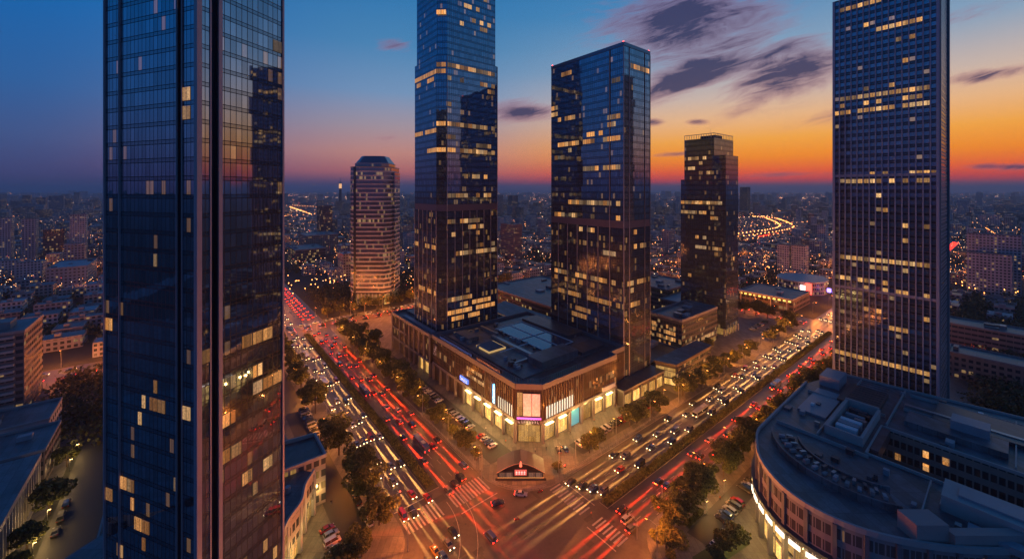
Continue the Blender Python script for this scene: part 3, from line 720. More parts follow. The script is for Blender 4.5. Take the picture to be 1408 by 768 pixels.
# ================================================================ SHOPPING CENTRE
def mall():
    B = Bld('shopping_centre', 'brown glass shopping centre on the corner with lit shopfronts and a cluttered flat roof', 'shopping centre', 140, 170)
    upg = facade('mall_glass', 1.6, 3.6, (.12, .09, .09), .6, .12, mw=.22, hw=.1, sp=.12, tilt=.02, mcol=(.05, .045, .045), lit=.06, rowlit=.12, bay=1.6, ls=.7)
    P = [(111, 136.5), (119.6, 128.6), (171, 128.6), (171, 132.9), (183.5, 132.9), (183.5, 213), (111, 213)]
    Z = 24.2
    ins = [(112.2, 137), (120.1, 129.8), (171, 129.8), (171, 132.9), (183.4, 132.9), (183.4, 213), (112.2, 213)]
    B.walls(ins, .13, 8.6, brown, 'ground_wall')
    B.walls(P, 8.6, Z, upg, 'glass_wall')
    g = MB(); g.prism(P, 8.2, 8.59, 0, 0, True); B.part('soffit', g, brown)
    B.roof(P, Z, roofd)
    # pale parapet ring
    g = MB(); N = len(P)
    for i in range(N):
        g.obox(P[i], P[(i + 1) % N], .9, Z - .6 - .01 * i, 26 - .01 * i)
    B.part('parapet', g, pinkstone)
    # storefront piers
    lb = [136.9 + k * 8.4 for k in range(10)]
    for b in lb: B.fin(111.1, b, 1.2, 1.2, .13, 9.6, pinkstone, 'pier')
    for a in [119.9 + k * 8.3 for k in range(7)]: B.fin(a, 128.7, 1.2, 1.2, .13, 9.6, pinkstone, 'pier')
    g = MB(); g.box(110.7, 111.0, 136.5, 213, 8.9, 10.2); g.box(119.6, 171, 128.1, 128.58, 8.9, 10.2); g.obox((110.7, 136.3), (119.5, 128.2), .3, 8.9, 10.19); B.part('fascia', g, pinkstone)
    # lit shops
    e = ((112.2, 213), (112.2, 137))
    for k in range(5): B.pane_box(*e, 76 - 8.4 * (k + 1) + .9, 76 - 8.4 * k - .7, .3, 7.4, name='shop_window', mat=shop_lit)
    B.pane_box((112.2, 137), (120.1, 129.8), .6, 10.1, .3, 7.4, name='shop_window', mat=shop_lit)
    e2 = ((120.1, 129.8), (171, 129.8))
    for k in (0, 1, 3, 4, 5): B.pane_box(*e2, 8.3 * k + .5, 8.3 * k + 7.4, .3, 7.4, name='shop_window', mat=shop_lit)
    B.pane_box(*e2, 8.3 * 2 + .5, 8.3 * 2 + 7.4, .3, 7.4, name='shop_window', mat=pbr('cyan_shop', (.05, .2, .25), .2, emis=(.1, .5, .7), es=.5))
    # canopy lights above the doors
    for k in range(5):
        g = MB(); g.box(110.2, 112.1, 138.5 + 8.4 * k, 143 + 8.4 * k, 7.6, 7.8); B.part('canopy_light', g, pbr('canopy_lamp', (.8, .7, .5), .4, emis=(1, .72, .3), es=6))
    for k in (0, 1, 4, 5):
        g = MB(); g.box(121.5 + 8.3 * k, 126 + 8.3 * k, 128.0, 129.7, 7.6, 7.8); B.part('canopy_light', g, MATS['canopy_lamp'])
    ld = bpy.data.lights.new('canopy_downlight', 'POINT'); ld.energy = 1700; ld.color = (1, .62, .18); ld.shadow_soft_size = .6
    for (a_, b_) in [(109.6, 140.7 + 8.4 * k) for k in range(5)] + [(123.7 + 8.3 * k, 127.2) for k in range(6)] + [(113.2, 131)]:
        lo = bpy.data.objects.new('canopy_downlight', ld); C.objects.link(lo); lo.parent = B.root; lo.location = (a_ - 140, b_ - 170, 7.4)
    # vertical fins by the corner + cold glow strips between them
    fm = pbr('corner_fin', (.2, .18, .17), .4, .4)
    for k in range(14): B.fin(110.7, 138.2 + k * 1.6, .6, .18, 10.3, 23.4, fm)
    for k in range(16): B.fin(121.2 + k * 1.6, 128.3, .18, .6, 10.3, 23.4, fm)
    cold = pbr('cold_strip', (.4, .5, .5), .3, emis=(.8, .95, .75), es=.9)
    for k in range(7): B.pane_box((111, 213), (111, 136.5), 76.5 - 2.9 - 1.6 * k, 76.5 - 2.2 - 1.6 * k, 10.4, 15.5, name='window', mat=cold)
    for k in range(11): B.pane_box((119.6, 128.6), (171, 128.6), 2.2 + 1.6 * k, 2.9 + 1.6 * k, 10.4, 15.5, name='window', mat=cold)
    # two rows of small lit windows on the left side
    for k in range(12):
        for r_ in range(2):
            if random.random() < .86: B.pane_box((111, 213), (111, 136.5), 37 + k * 1.75, 38.1 + k * 1.75, 15.2 + r_ * 3.4, 16.9 + r_ * 3.4, name='window', mat=lit_pale)
    for k in range(10):
        if random.random() < .5: B.pane_box((119.6, 128.6), (171, 128.6), 34 + k * 1.6, 35 + k * 1.6, 13.5 + (k % 2) * 3.4, 14.8 + (k % 2) * 3.4, name='window', mat=lit_warm)
    # corner billboard: a dim pink picture screen with soft figures
    bm_ = bpy.data.materials.new('poster_screen'); bm_.use_nodes = True; t = NT(bm_.node_tree)
    b_ = t.node('ShaderNodeBsdfPrincipled'); o_ = t.node('ShaderNodeOutputMaterial'); t.l.new(b_.outputs[0], o_.inputs[0])
    u, v, _ = t.sep(t.node('ShaderNodeUVMap').outputs[0]); f = t.noise(t.xyz(t.m('MULTIPLY', u, 1.6), v, 0), .8, 4, .6)
    c = t.ramp(f, [(.35, (.03, .012, .02)), (.5, (.4, .1, .12)), (.62, (.75, .3, .3)), (.75, (.2, .05, .09))])
    t.put(b_.inputs['Emission Color'], c); b_.inputs['Emission Strength'].default_value = .8
    bb = Bld('advertising_screen', 'pink picture screen above the corner entrance of the shopping centre', 'screen', 115, 132)
    bb.pane_box((111, 136.5), (119.6, 128.6), 3.3, 10.6, 12.2, 21.8, off=.3, th=.2, name='picture', mat=bm_)
    g = MB(); 
    for z_ in (11.9, 21.9): bb.pane_box((111, 136.5), (119.6, 128.6), 3.1, 10.8, z_, z_ + .25, off=.3, th=.3, mbx=g)
    for u_ in (3.05, 6.9, 10.65): bb.pane_box((111, 136.5), (119.6, 128.6), u_, u_ + .2, 12.2, 21.8, off=.3, th=.3, mbx=g)
    bb.part('frame', g, darkmetal)
    B.pane_box((111, 136.5), (119.6, 128.6), .7, 3.0, 12, 22, name='window', mat=lit_warm)
    # lettered signs: abstract glowing strokes as seen (unreadable in the photograph)
    def sign(name, label, e, u0, u1, z0, z1, back, col, es, rows=1, seed=1, vertical=False):
        s_ = Bld(name, label, 'sign', *[(e[0][i] + (e[1][i] - e[0][i]) * .5) for i in (0, 1)])
        s_.pane_box(*e, u0, u1, z0, z1, off=.35, th=.25, name='back_panel', mat=back)
        rnd = random.Random(seed); gl = pbr('neon_' + name + str(seed), (.1, .1, .1), .4, emis=col, es=es)
        g = MB(); n_ = max(2, int((z1 - z0) / 1.3)) if vertical else max(3, int((u1 - u0) / 1.1))
        for k in range(n_):
            for _k in range(3):
                if vertical: uu = u0 + .3 + rnd.random() * (u1 - u0 - .9); z_ = z0 + .2 + k * (z1 - z0 - .3) / n_ + rnd.random() * .5
                else: uu = u0 + .2 + k * (u1 - u0 - .4) / n_ + rnd.random() * .3; z_ = z0 + .15 + rnd.random() * (z1 - z0 - .8)
                if _k == 0: du, dz_ = .14, min(.9, z1 - z0 - .3)
                else: du, dz_ = .55, .13
                if z_ + dz_ > z1: z_ = z1 - dz_ - .05
                s_.pane_box(*e, uu, uu + du, z_, z_ + dz_, off=.5, th=.14 + .01 * _k, mbx=g)
        s_.part('lettering', g, gl)
    eL = ((111, 213), (111, 136.5)); eC = ((111, 136.5), (119.6, 128.6)); eR = ((119.6, 128.6), (171, 128.6))
    dk = pbr('sign_back', (.03, .02, .03), .5); bl = pbr('sign_blue', (.02, .05, .2), .4, emis=(.1, .25, 1), es=1.2); cy_ = pbr('sign_cyan', (.1, .4, .6), .4, emis=(.1, .55, 1), es=2.6)
    sign('shop_sign', 'glowing blue and violet sign low on the avenue side of the shopping centre', eL, 31, 38.5, 11.2, 13.4, bl, (.5, .4, 1), 4, seed=2)
    sign('shop_sign', 'bright cyan upright sign on the shopping centre near its lit corner', eL, 60.2, 62.0, 11.2, 19.8, cy_, (.7, .95, 1), 5, seed=3, vertical=True)
    sign('shop_sign', 'dark name board with faint lettering over the corner entrance', eC, 1, 10.6, 8.9, 10.5, dk, (.8, .5, .45), .9, seed=4)
    sign('shop_sign', 'thin magenta light line under the pink picture screen', eC, .5, 11.1, 10.8, 11.3, pbr('sign_magenta', (.3, .05, .2), .4, emis=(.9, .15, .6), es=1.5), (.9, .2, .7), 1.5, seed=5)
    sign('shop_sign', 'pale board with white characters at the far end of the shopping centre wall', eL, 1.5, 6, 15, 21, dk, (.8, .6, .7), .7, seed=6, vertical=True)
    sign('shop_sign', 'white lit board low on the far end of the street wall by the slab tower', eR, 40, 50, 10.2, 12.2, pbr('sign_white', (.5, .5, .45), .5), (.7, .65, .5), .6, seed=7)
    # roof furniture
    def rbox(nm, a0, a1, b0, b1, z0, z1, m, top=None): g = MB(); g.box(a0, a1, b0, b1, z0, z1, 0, 0); return B.part(nm, g, m)
    rbox('roof_deck', 118, 180, 140, 208, Z, Z + .6, roofm)
    rbox('skylight', 146, 166, 176, 197, Z + .6, Z + 1.5, bluefilm); rbox('skylight', 146, 166, 155, 174.5, Z + .6, Z + 1.5, bluefilm)
    rbox('plant_room', 131, 156, 141, 152, Z + .6, Z + 4, roofm); rbox('plant_room', 158, 176, 140, 150, Z + .6, Z + 2.2, roofd)
    rbox('plant_room', 168, 180, 160, 200, Z + .6, Z + 3, roofd); rbox('plant_room', 122, 129, 192, 206, Z + .6, Z + 2.6, roofm)
    rbox('duct', 136, 138, 153, 190, Z + .6, Z + 2, metal); rbox('duct', 124, 160, 153, 154.2, Z + .6, Z + 1.6, metal); rbox('duct', 140, 141.5, 190, 207, Z + .6, Z + 2.2, metal)
    # lit glass pyramid rooflight
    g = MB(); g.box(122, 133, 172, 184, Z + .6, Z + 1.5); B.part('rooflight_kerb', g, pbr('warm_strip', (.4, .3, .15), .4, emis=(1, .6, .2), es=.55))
    g = MB(); g.prism([(122.3, 172.3), (132.7, 172.3), (132.7, 183.7), (122.3, 183.7)], Z + 1.5, Z + 4.2, 0, 0, inset=.85); B.part('rooflight', g, pbr('rooflight_glass', (.3, .3, .28), .15, .5))
    g = MB()
    for (p0, p1) in (((146, 154.2), (166.5, 154.2)), ((166.5, 154.2), (166.5, 198)), ((145.5, 154.2), (145.5, 198)), ((146, 175.2), (166, 175.2)), ((156, 155), (156, 197)), ((126, 168), (145, 168)), ((145, 198), (167, 198))):
        g.obox(p0, p1, .35, Z + 1.5, Z + 1.85)
    B.part('pipe', g, whitepipe)
    rnd = random.Random(5)
    for k in range(26):
        a = rnd.uniform(119, 180); b = rnd.uniform(139, 208)
        if 129 < a < 168 and 140 < b < 199: a = rnd.choice([rnd.uniform(119, 121.5), rnd.uniform(142.5, 144.5)])
        w_, d__ = rnd.uniform(1, 2.4), rnd.uniform(1, 2.4); rbox('air_conditioner', a, a + w_, b, b + d__, Z + .6, Z + 1.6 + rnd.random(), [metal, roofl, roofd][k % 3])
    # inner railing with orange and blue lit letters along the roof edge
    g = MB()
    for (p0, p1) in (((114, 210), (114, 139)), ((114, 139), (121.5, 132)), ((121.5, 132), (150, 132))):
        g.obox(p0, p1, .12, Z + 2.1, Z + 2.25)
        L = math.hypot(p1[0] - p0[0], p1[1] - p0[1])
        for k in range(int(L / 1.3)): 
            q0 = (p0[0] + (p1[0] - p0[0]) * k * 1.3 / L, p0[1] + (p1[1] - p0[1]) * k * 1.3 / L); g.box(q0[0] - .12, q0[0] + .12, q0[1] - .12, q0[1] + .12, Z, Z + 2.1)
    B.part('roof_railing', g, pinkstone)
    e = ((113.6, 210), (113.6, 139))
    sign('roof_sign', 'row of orange lit characters along the avenue edge of the shopping centre roof', e, 40, 60, Z + .3, Z + 1.9, dk, (1, .25, .1), 1.0, seed=8)
    sign('roof_sign', 'row of dim blue characters at the far end of the same roof edge', e, 2, 36, Z + .4, Z + 1.9, dk, (.25, .3, .9), .45, seed=9)
    sign('roof_sign', 'thin cyan light strip along the street edge of the shopping centre roof', ((128, 130.2), (150, 130.2)), 0, 18, Z + .1, Z + .5, pbr('cyan_strip', (.05, .3, .35), .4, emis=(.1, .7, .8), es=.9), (.1, .7, .8), .9, seed=10)
    # -------- annex under the central tower
    A = Bld('office_podium', 'long brown annex of the shopping centre at the foot of the tallest tower', 'building', 136, 245)
    P2 = [(111, 216), (166, 216), (166, 273), (111, 273)]
    A.walls([(112, 216), (166, 216), (166, 273), (112, 273)], .13, 8, brown, 'ground_wall'); A.walls(P2, 8, 23.6, upg, 'glass_wall'); A.roof(P2, 23.6, roofm)
    g = MB()
    for i in range(4): g.obox(P2[i], P2[(i + 1) % 4], .8, 23.2 - .01 * i, 25 - .01 * i)
    A.part('parapet', g, pinkstone)
    for b in (216.6, 224, 231, 238, 245, 252, 260, 272.6): A.fin(110.9, b, 1.0, 1.1, .13, 24.8, pinkstone, 'pier')
    g = MB(); g.box(110.6, 110.95, 216, 273, 7.8, 9); g.box(110.6, 110.95, 250, 273, 15, 15.8); A.part('fascia', g, pinkstone)
    for (u0, u1) in ((42.5, 48.5), (49.5, 55)): A.pane_box((112, 273), (112, 216), u0, u1, .3, 7, name='shop_window', mat=shop_lit)
    g = MB(); g.box(120, 150, 256, 270, 23.6, 25.2); A.part('plant_room', g, roofd)
    g = MB(); g.box(114, 116.5, 220, 262, 23.6, 24.5); A.part('duct', g, roofl)
mall()

# ================================================================ MID-GROUND BUILDINGS
punched = {}
def pmat(name, wall, pane=3.0, floor=3.3, lit=.1, ls=.9, **k):
    if name not in punched: punched[name] = facade(name, pane, floor, (.08, .1, .12), .6, .12, wall=wall, lit=lit, bay=pane, ls=ls, tilt=.02, **k)
    return punched[name]
p_brick = pmat('brick_windows', (.16, .13, .13), wx=(.12, .88), wz=(.3, .82), lit=.1)
p_pale = pmat('pale_windows', (.36, .34, .36), 3.2, 3.2, .07, wx=(.22, .78), wz=(.3, .8))
p_beige = pmat('beige_windows', (.26, .2, .17), 2.8, 3.3, .1, wx=(.2, .8), wz=(.32, .82))
p_flat = pmat('flats_windows', (.42, .4, .42), 2.6, 3.0, .12, wx=(.2, .8), wz=(.35, .85))
p_office = pmat('office_windows', (.1, .085, .085), 1.8, 3.8, .22, wx=(.06, .94), wz=(.3, .85), lcol=(1, .62, .22))
p_dark = pmat('dark_windows', (.07, .065, .075), 2.2, 3.6, .12, wx=(.08, .92), wz=(.3, .85))
p_blue = pmat('bluegrey_windows', (.19, .24, .3), 3.4, 3.6, .06, wx=(.2, .7), wz=(.3, .75))

def simple(name, label, cat, a0, a1, b0, b1, h, mat, roof=roofm, z0=0, par=.9, units=3, seed=0, winrows=None):
    B = Bld(name, label, cat, (a0 + a1) / 2, (b0 + b1) / 2)
    P = [(a0, b0), (a1, b0), (a1, b1), (a0, b1)]
    g = MB(); g.prism(P, z0, h, 0, 1); B.part('wall', g, [mat, roof])
    g = MB()
    for i in range(4): g.obox(P[i], P[(i + 1) % 4], .5, h - .02 - .01 * i, h + par - .01 * i)
    B.part('parapet', g, concrete)
    rnd = random.Random(seed + int(a0 * 7 + b0))
    for k in range(units):
        w, d_ = rnd.uniform(2, min(7, (a1 - a0) * .4)), rnd.uniform(2, min(7, (b1 - b0) * .4)); a = rnd.uniform(a0 + 1, a1 - w - 1); b = rnd.uniform(b0 + 1, b1 - d_ - 1)
        g = MB(); g.box(a, a + w, b, b + d_, h + .01, h + rnd.uniform(.9, 2.6)); B.part(rnd.choice(['plant_room', 'air_conditioner', 'roof_hatch']), g, rnd.choice([roofl, roofd, metal, roofm]))
    return B

# office block with the lit window rows beside the stepped tower
B5 = simple('office_block', 'square brown office block with cluttered roof and lit window rows before the stepped tower', 'building', 253, 303, 138, 162, 23, p_dark, roofm, units=9, par=1.6)
cnt = [0]
lit_rows(B5, (253, 162), (253, 138), [(3.8 * 4, 0, 7, 1), (3.8 * 3.0, 0, 22, .75), (3.8 * 2, 0, 24, .8), (3.8 * 1, 6, 24, .7), (3.8 * 4, 8, 20, .25)], 3.8, 1.8, [lit_warm], 60, .3, cnt, 51)
lit_rows(B5, (253, 138), (303, 138), [(3.8 * 1, 2, 48, .75), (3.8 * 2, 10, 40, .2)], 3.8, 2.6, [lit_pale], 100, .3, cnt, 52)
for b_ in (141, 147): 
    g = MB(); g.box(252.3, 252.98, b_, b_ + .5, 0, 6); B5.part('pier', g, pinkstone)
B5.pane_box((280, 138), (303, 138), 2, 20, .3, 3.4, name='shop_window', mat=shop_lit)
# two-storey glass pavilion
B6 = Bld('glass_pavilion', 'low two-storey pavilion with a glowing yellow glass front beside the avenue trees', 'building', 234, 125)
g = MB(); g.prism([(213, 119.5), (256, 120.5), (256, 130), (209, 130)], .13, 11.6, 0, 1); B6.part('wall', g, [p_dark, roofm])
g = MB(); g.prism([(212, 118.9), (257, 119.9), (257, 130.5), (208, 130.5)], 11.65, 12.6, 0, 1, True); B6.part('roof_slab', g, [brown, roofm])
for z in (.5, 4.6, 8.2): B6.pane_box((209, 130), (213, 119.5), .4, 10.8, z, z + (3.2 if z < 5 else 1.6), name='shop_window', mat=shop_soft)
for k in range(4): B6.pane_box((213, 119.5), (256, 120.5), 1 + k * 6, 5.5 + k * 6, .5, 3.8, name='shop_window', mat=shop_soft)
# shop podium at the foot of the slab tower
B7 = Bld('shop_podium', 'low shop wing with bright white and yellow windows at the foot of the slab tower', 'building', 195, 128)
g = MB(); g.prism([(171.6, 125), (209, 125), (209, 133.3), (171.6, 133.3)], .13, 7.4, 0, 1); B7.part('wall', g, [brown, roofd])
g = MB(); g.prism([(171.5, 124.4), (209.6, 124.4), (209.6, 133.3), (171.5, 133.3)], 7.42, 8.4, 0, 1, True); B7.part('roof_slab', g, [pinkstone, roofd])
for k in range(5): B7.pane_box((171.6, 125), (209, 125), 1.2 + k * 7.3, 6.9 + k * 7.3, .4, 5.6, name='shop_window', mat=shop_lit)
for k in range(6): B7.fin(171.9 + k * 7.3, 124.6, .6, .6, .13, 7.4, pinkstone, 'pier')
# glass-roofed arcade and hall behind the mall
B8 = Bld('market_hall', 'long low hall with dark sloping roof and a yellow light strip behind the shopping centre', 'building', 207, 245)
g = MB(); g.prism([(199, 216), (215, 216), (215, 280), (199, 280)], 0, 9, 0, 1); B8.part('wall', g, [p_office, roofm])
g = MB(); g.loft([[(197.5, 215, 9.2), (216, 215, 12.5), (216, 215, 13), (197.5, 215, 9.8)], [(197.5, 281, 9.2), (216, 281, 12.5), (216, 281, 13), (197.5, 281, 9.8)]]); B8.part('roof', g, roofm, fixn=True)
B8.pane_box((199, 280), (199, 216), 2, 62, 4.5, 8.6, name='window_strip', mat=shop_soft)
B8.pane_box((199, 280), (199, 216), 2, 62, .5, 3.2, name='window_strip', mat=shop_soft)
simple('conference_hall', 'wide hall with scattered lit windows between the two central towers', 'building', 226, 300, 232, 325, 16, p_office, roofm, units=4)
simple('conference_hall', 'low grey hall partly hidden behind the blue slab tower', 'building', 225, 290, 196, 226, 14, p_office, roofm, units=3)
simple('office_block', 'flat office block with small yellow windows seen between the slab tower and stepped tower', 'building', 335, 384, 196, 240, 20, p_office, roofm, units=6)
simple('office_block', 'lower block with a pale roof just behind the brown office block', 'building', 318, 384, 176, 193, 16, p_office, roofl, units=4)
simple('office_block', 'dark glass block behind the pavilion and left of the brown office block', 'building', 216, 250, 138, 160, 6, p_dark, roofd, units=4)
simple('shop_building', 'small shop building with a violet lit roof edge beside the cross street', 'shop', 252, 276, 371, 386, 9, p_office, roofm, units=1)
Bs = simple('exhibition_hall', 'long low hall with a line of yellow lights under its eaves beyond the far junction', 'building', 424, 470, 126, 172, 11, pmat('hall_wall', (.14, .1, .09), 4, 4.5, .1), roofm, units=2)
for k in range(11):
    g = MB(); g.box(423.2, 423.9, 128 + k * 4.1, 130 + k * 4.1, 8.6, 9.8); Bs.part('eaves_lamp', g, pbr('eaves_light', (.8, .6, .3), .4, emis=(1, .66, .15), es=1.8, sample=False))
g = MB()
for k in range(4): g.box(420.8, 421.6, 130 + k * 13, 130.8 + k * 13, 0, 11.2)
g.box(420.5, 424, 125.5, 172.5, 11.2, 12.3); Bs.part('canopy', g, palestone)
Br = Bld('round_hall', 'drum-shaped pale hall with a bright red and white sign beyond the far junction', 'building', 525, 148)
P = [(525 + 26 * math.cos(2 * PI * k / 24), 148 + 22 * math.sin(2 * PI * k / 24)) for k in range(24)]
g = MB(); g.prism(P, 0, 13, 0, 1); Br.part('wall', g, [pmat('drum_wall', (.3, .24, .25), 2.5, 4.3, .3), roofm])
g = MB(); g.prism([(525 + 27 * math.cos(2 * PI * k / 24), 148 + 23 * math.sin(2 * PI * k / 24)) for k in range(24)], 13.02, 14.2, 0, 0, True); Br.part('roof', g, roofl)
Sg = Bld('neon_sign', 'bright red and white neon sign on the drum-shaped hall', 'sign', 500, 138)
g = MB(); g.box(497.2, 498, 132, 137, 3, 14); Sg.part('red_panel', g, pbr('neon_red', (.3, .02, .02), .4, emis=(1, .06, .04), es=5))
g = MB(); g.box(497, 498, 137.6, 142, 5, 11); Sg.part('white_panel', g, pbr('neon_white', (.5, .4, .4), .4, emis=(1, .6, .55), es=4))
Sb = Bld('neon_sign', 'small round violet and blue neon sign near the far junction', 'sign', 512, 119)
g = MB(); g.tube([(512, 121, 5.5), (512, 121, 9)], 1.8, 12); g.tube([(512, 117, 4.5), (512, 117, 7)], 1.3, 12); Sb.part('lamp_drum', g, pbr('neon_violet', (.2, .1, .4), .4, emis=(.3, .2, 1), es=4))
g = MB(); g.tube([(512, 121, 0), (512, 121, 5.5)], .15, 6); g.tube([(512, 117, 0), (512, 117, 4.5)], .15, 6); Sb.part('post', g, metal)

# apartment slabs and others, taken one by one
simple('apartment_block', 'pale apartment slab with two bays of balconies beyond the far junction', 'apartment block', 611, 624, 169, 184, 38, p_flat, units=2)
simple('apartment_block', 'pale apartment slab just right of its twin beyond the far junction', 'apartment block', 611, 624, 186.5, 200, 37, p_flat, units=2)
simple('apartment_block', 'tall beige apartment slab standing beyond the trees right of the ribbed tower', 'apartment block', 642, 656, 4, 34, 44, p_flat, units=3)
simple('apartment_block', 'taller beige apartment slab rising just behind the other right of the ribbed tower', 'apartment block', 668, 684, -2, 36, 62, p_flat, units=3)
simple('apartment_block', 'beige apartment tower at the far right edge of the city', 'apartment block', 560, 576, -75, -45, 48, p_flat, units=3)
simple('office_block', 'long pale block with dark window bands right of the ribbed tower', 'building', 414, 436, -60, 32, 17, pmat('banded_pale', (.26, .2, .18), 3, 3.4, .08, wx=(.05, .95), wz=(.38, .78)), units=7)
simple('apartment_block', 'nearer long beige block with square windows right of the ribbed tower', 'apartment block', 350, 368, -70, 26, 14.5, p_beige, units=6)
simple('office_block', 'low white-roofed block by the orange lamps at the right edge', 'building', 520, 545, -60, -18, 10, p_blue, roofl, units=3)
simple('apartment_block', 'dark brown apartment slab with lit specks between the two central towers', 'apartment block', 393, 408, 486, 522, 56, pmat('brownflat', (.17, .1, .11), 2.6, 3.0, .14, wx=(.2, .8), wz=(.35, .85)), units=2)
simple('office_block', 'white box building with few windows left of the near glass tower', 'building', -124, -92, 671, 735, 22, p_blue, roofl, units=3)
simple('office_tower', 'dark square tower with red roof lights left of the banded tower', 'office tower', 205, 229, 876, 900, 78, p_dark, units=2)
simple('commercial_block', 'low commercial block with a bright lit strip left of the banded tower', 'building', 118, 158, 640, 700, 24, p_office, units=4)
simple('commercial_block', 'wide beige commercial block further behind the lit strip building', 'building', 150, 200, 730, 790, 34, p_beige, units=4)
simple('office_tower', 'lone dark tower on the horizon below the sunset', 'office tower', 1921, 1952, 745, 776, 122, p_dark, units=0)
for i, (a, b, w, h) in enumerate(((-222, 940, 14, 68), (-196, 930, 14, 66), (-172, 915, 22, 50), (-142, 900, 17, 72), (-98, 905, 40, 52), (-40, 1080, 26, 90), (-66, 880, 18, 60), (12, 1150, 20, 104))):
    simple('apartment_block', ['tall thin pale apartment tower at the far left edge', 'grey apartment tower, second from the left edge', 'darker apartment tower with lit stair strips between two pale ones', 'pale ribbed apartment tower, fourth from the left edge',
                               'wide low pale apartment block right of the ribbed apartment tower', 'tall dark office slab just left of the near glass tower', 'pinkish apartment tower before the dark office slab', 'narrow tall tower touching the near glass tower edge'][i], 'apartment block',
           a, a + w, b, b + 14, h, [p_flat, p_pale, p_dark, p_flat, p_pale, p_dark, p_beige, p_beige][i], units=1)
# left foreground blocks
Ba = Bld('apartment_block', 'brown apartment tower with a column of balconies at the left edge', 'apartment block', -90, 325)
P = [(-120, 303), (-63, 303), (-63, 335), (-120, 335)]
g = MB(); g.prism(P, 0, 40.5, 0, 1); Ba.part('wall', g, [p_brick, roofm])
for k in range(12):
    g = MB(); g.box(-92, -66, 301.4, 302.98, 2.2 + 3.3 * k, 3.3 + 3.3 * k); Ba.part('balcony', g, palestone)
g = MB(); g.obox((-120, 303), (-63, 303), .6, 40.5, 41.8); g.obox((-63, 303), (-63, 335), .6, 40.49, 41.79); Ba.part('parapet', g, concrete)
g = MB(); g.box(-80, -70, 315, 325, 40.5, 44); Ba.part('plant_room', g, concrete)
simple('office_block', 'low block with a row of lit windows below the brown apartment tower', 'building', -100, -46, 254, 276, 13.5, p_pale, roofm, units=4)
simple('office_block', 'plain flat-roofed block between the colonnaded hall and the low lit block', 'building', -90, -42, 226, 250, 13, p_brick, roofm, units=2)
Bc = Bld('colonnaded_hall', 'long flat-roofed hall with a colonnaded stone side facing the lane at the lower left corner', 'building', -70, 190)
P = [(-125, 120), (-42, 120), (-42, 222), (-125, 222)]
g = MB(); g.prism([(-125, 120), (-43.4, 120), (-43.4, 222), (-125, 222)], 0, 12.6, 0, 1); Bc.part('wall', g, [p_dark, roofm])
g = MB(); g.prism(P, 12.62, 14.4, 0, 1, True); Bc.part('roof_slab', g, [palestone, roofm])
for k in range(38): Bc.fin(-42.5, 121.5 + k * 2.68, .9, .7, 0, 12.6, palestone, 'column')
g = MB(); g.box(-43.3, -41.6, 120, 222, 0, .9); Bc.part('plinth', g, palestone)
g = MB(); g.box(-110, -60, 195, 212, 14.4, 17); Bc.part('plant_room', g, roofd)

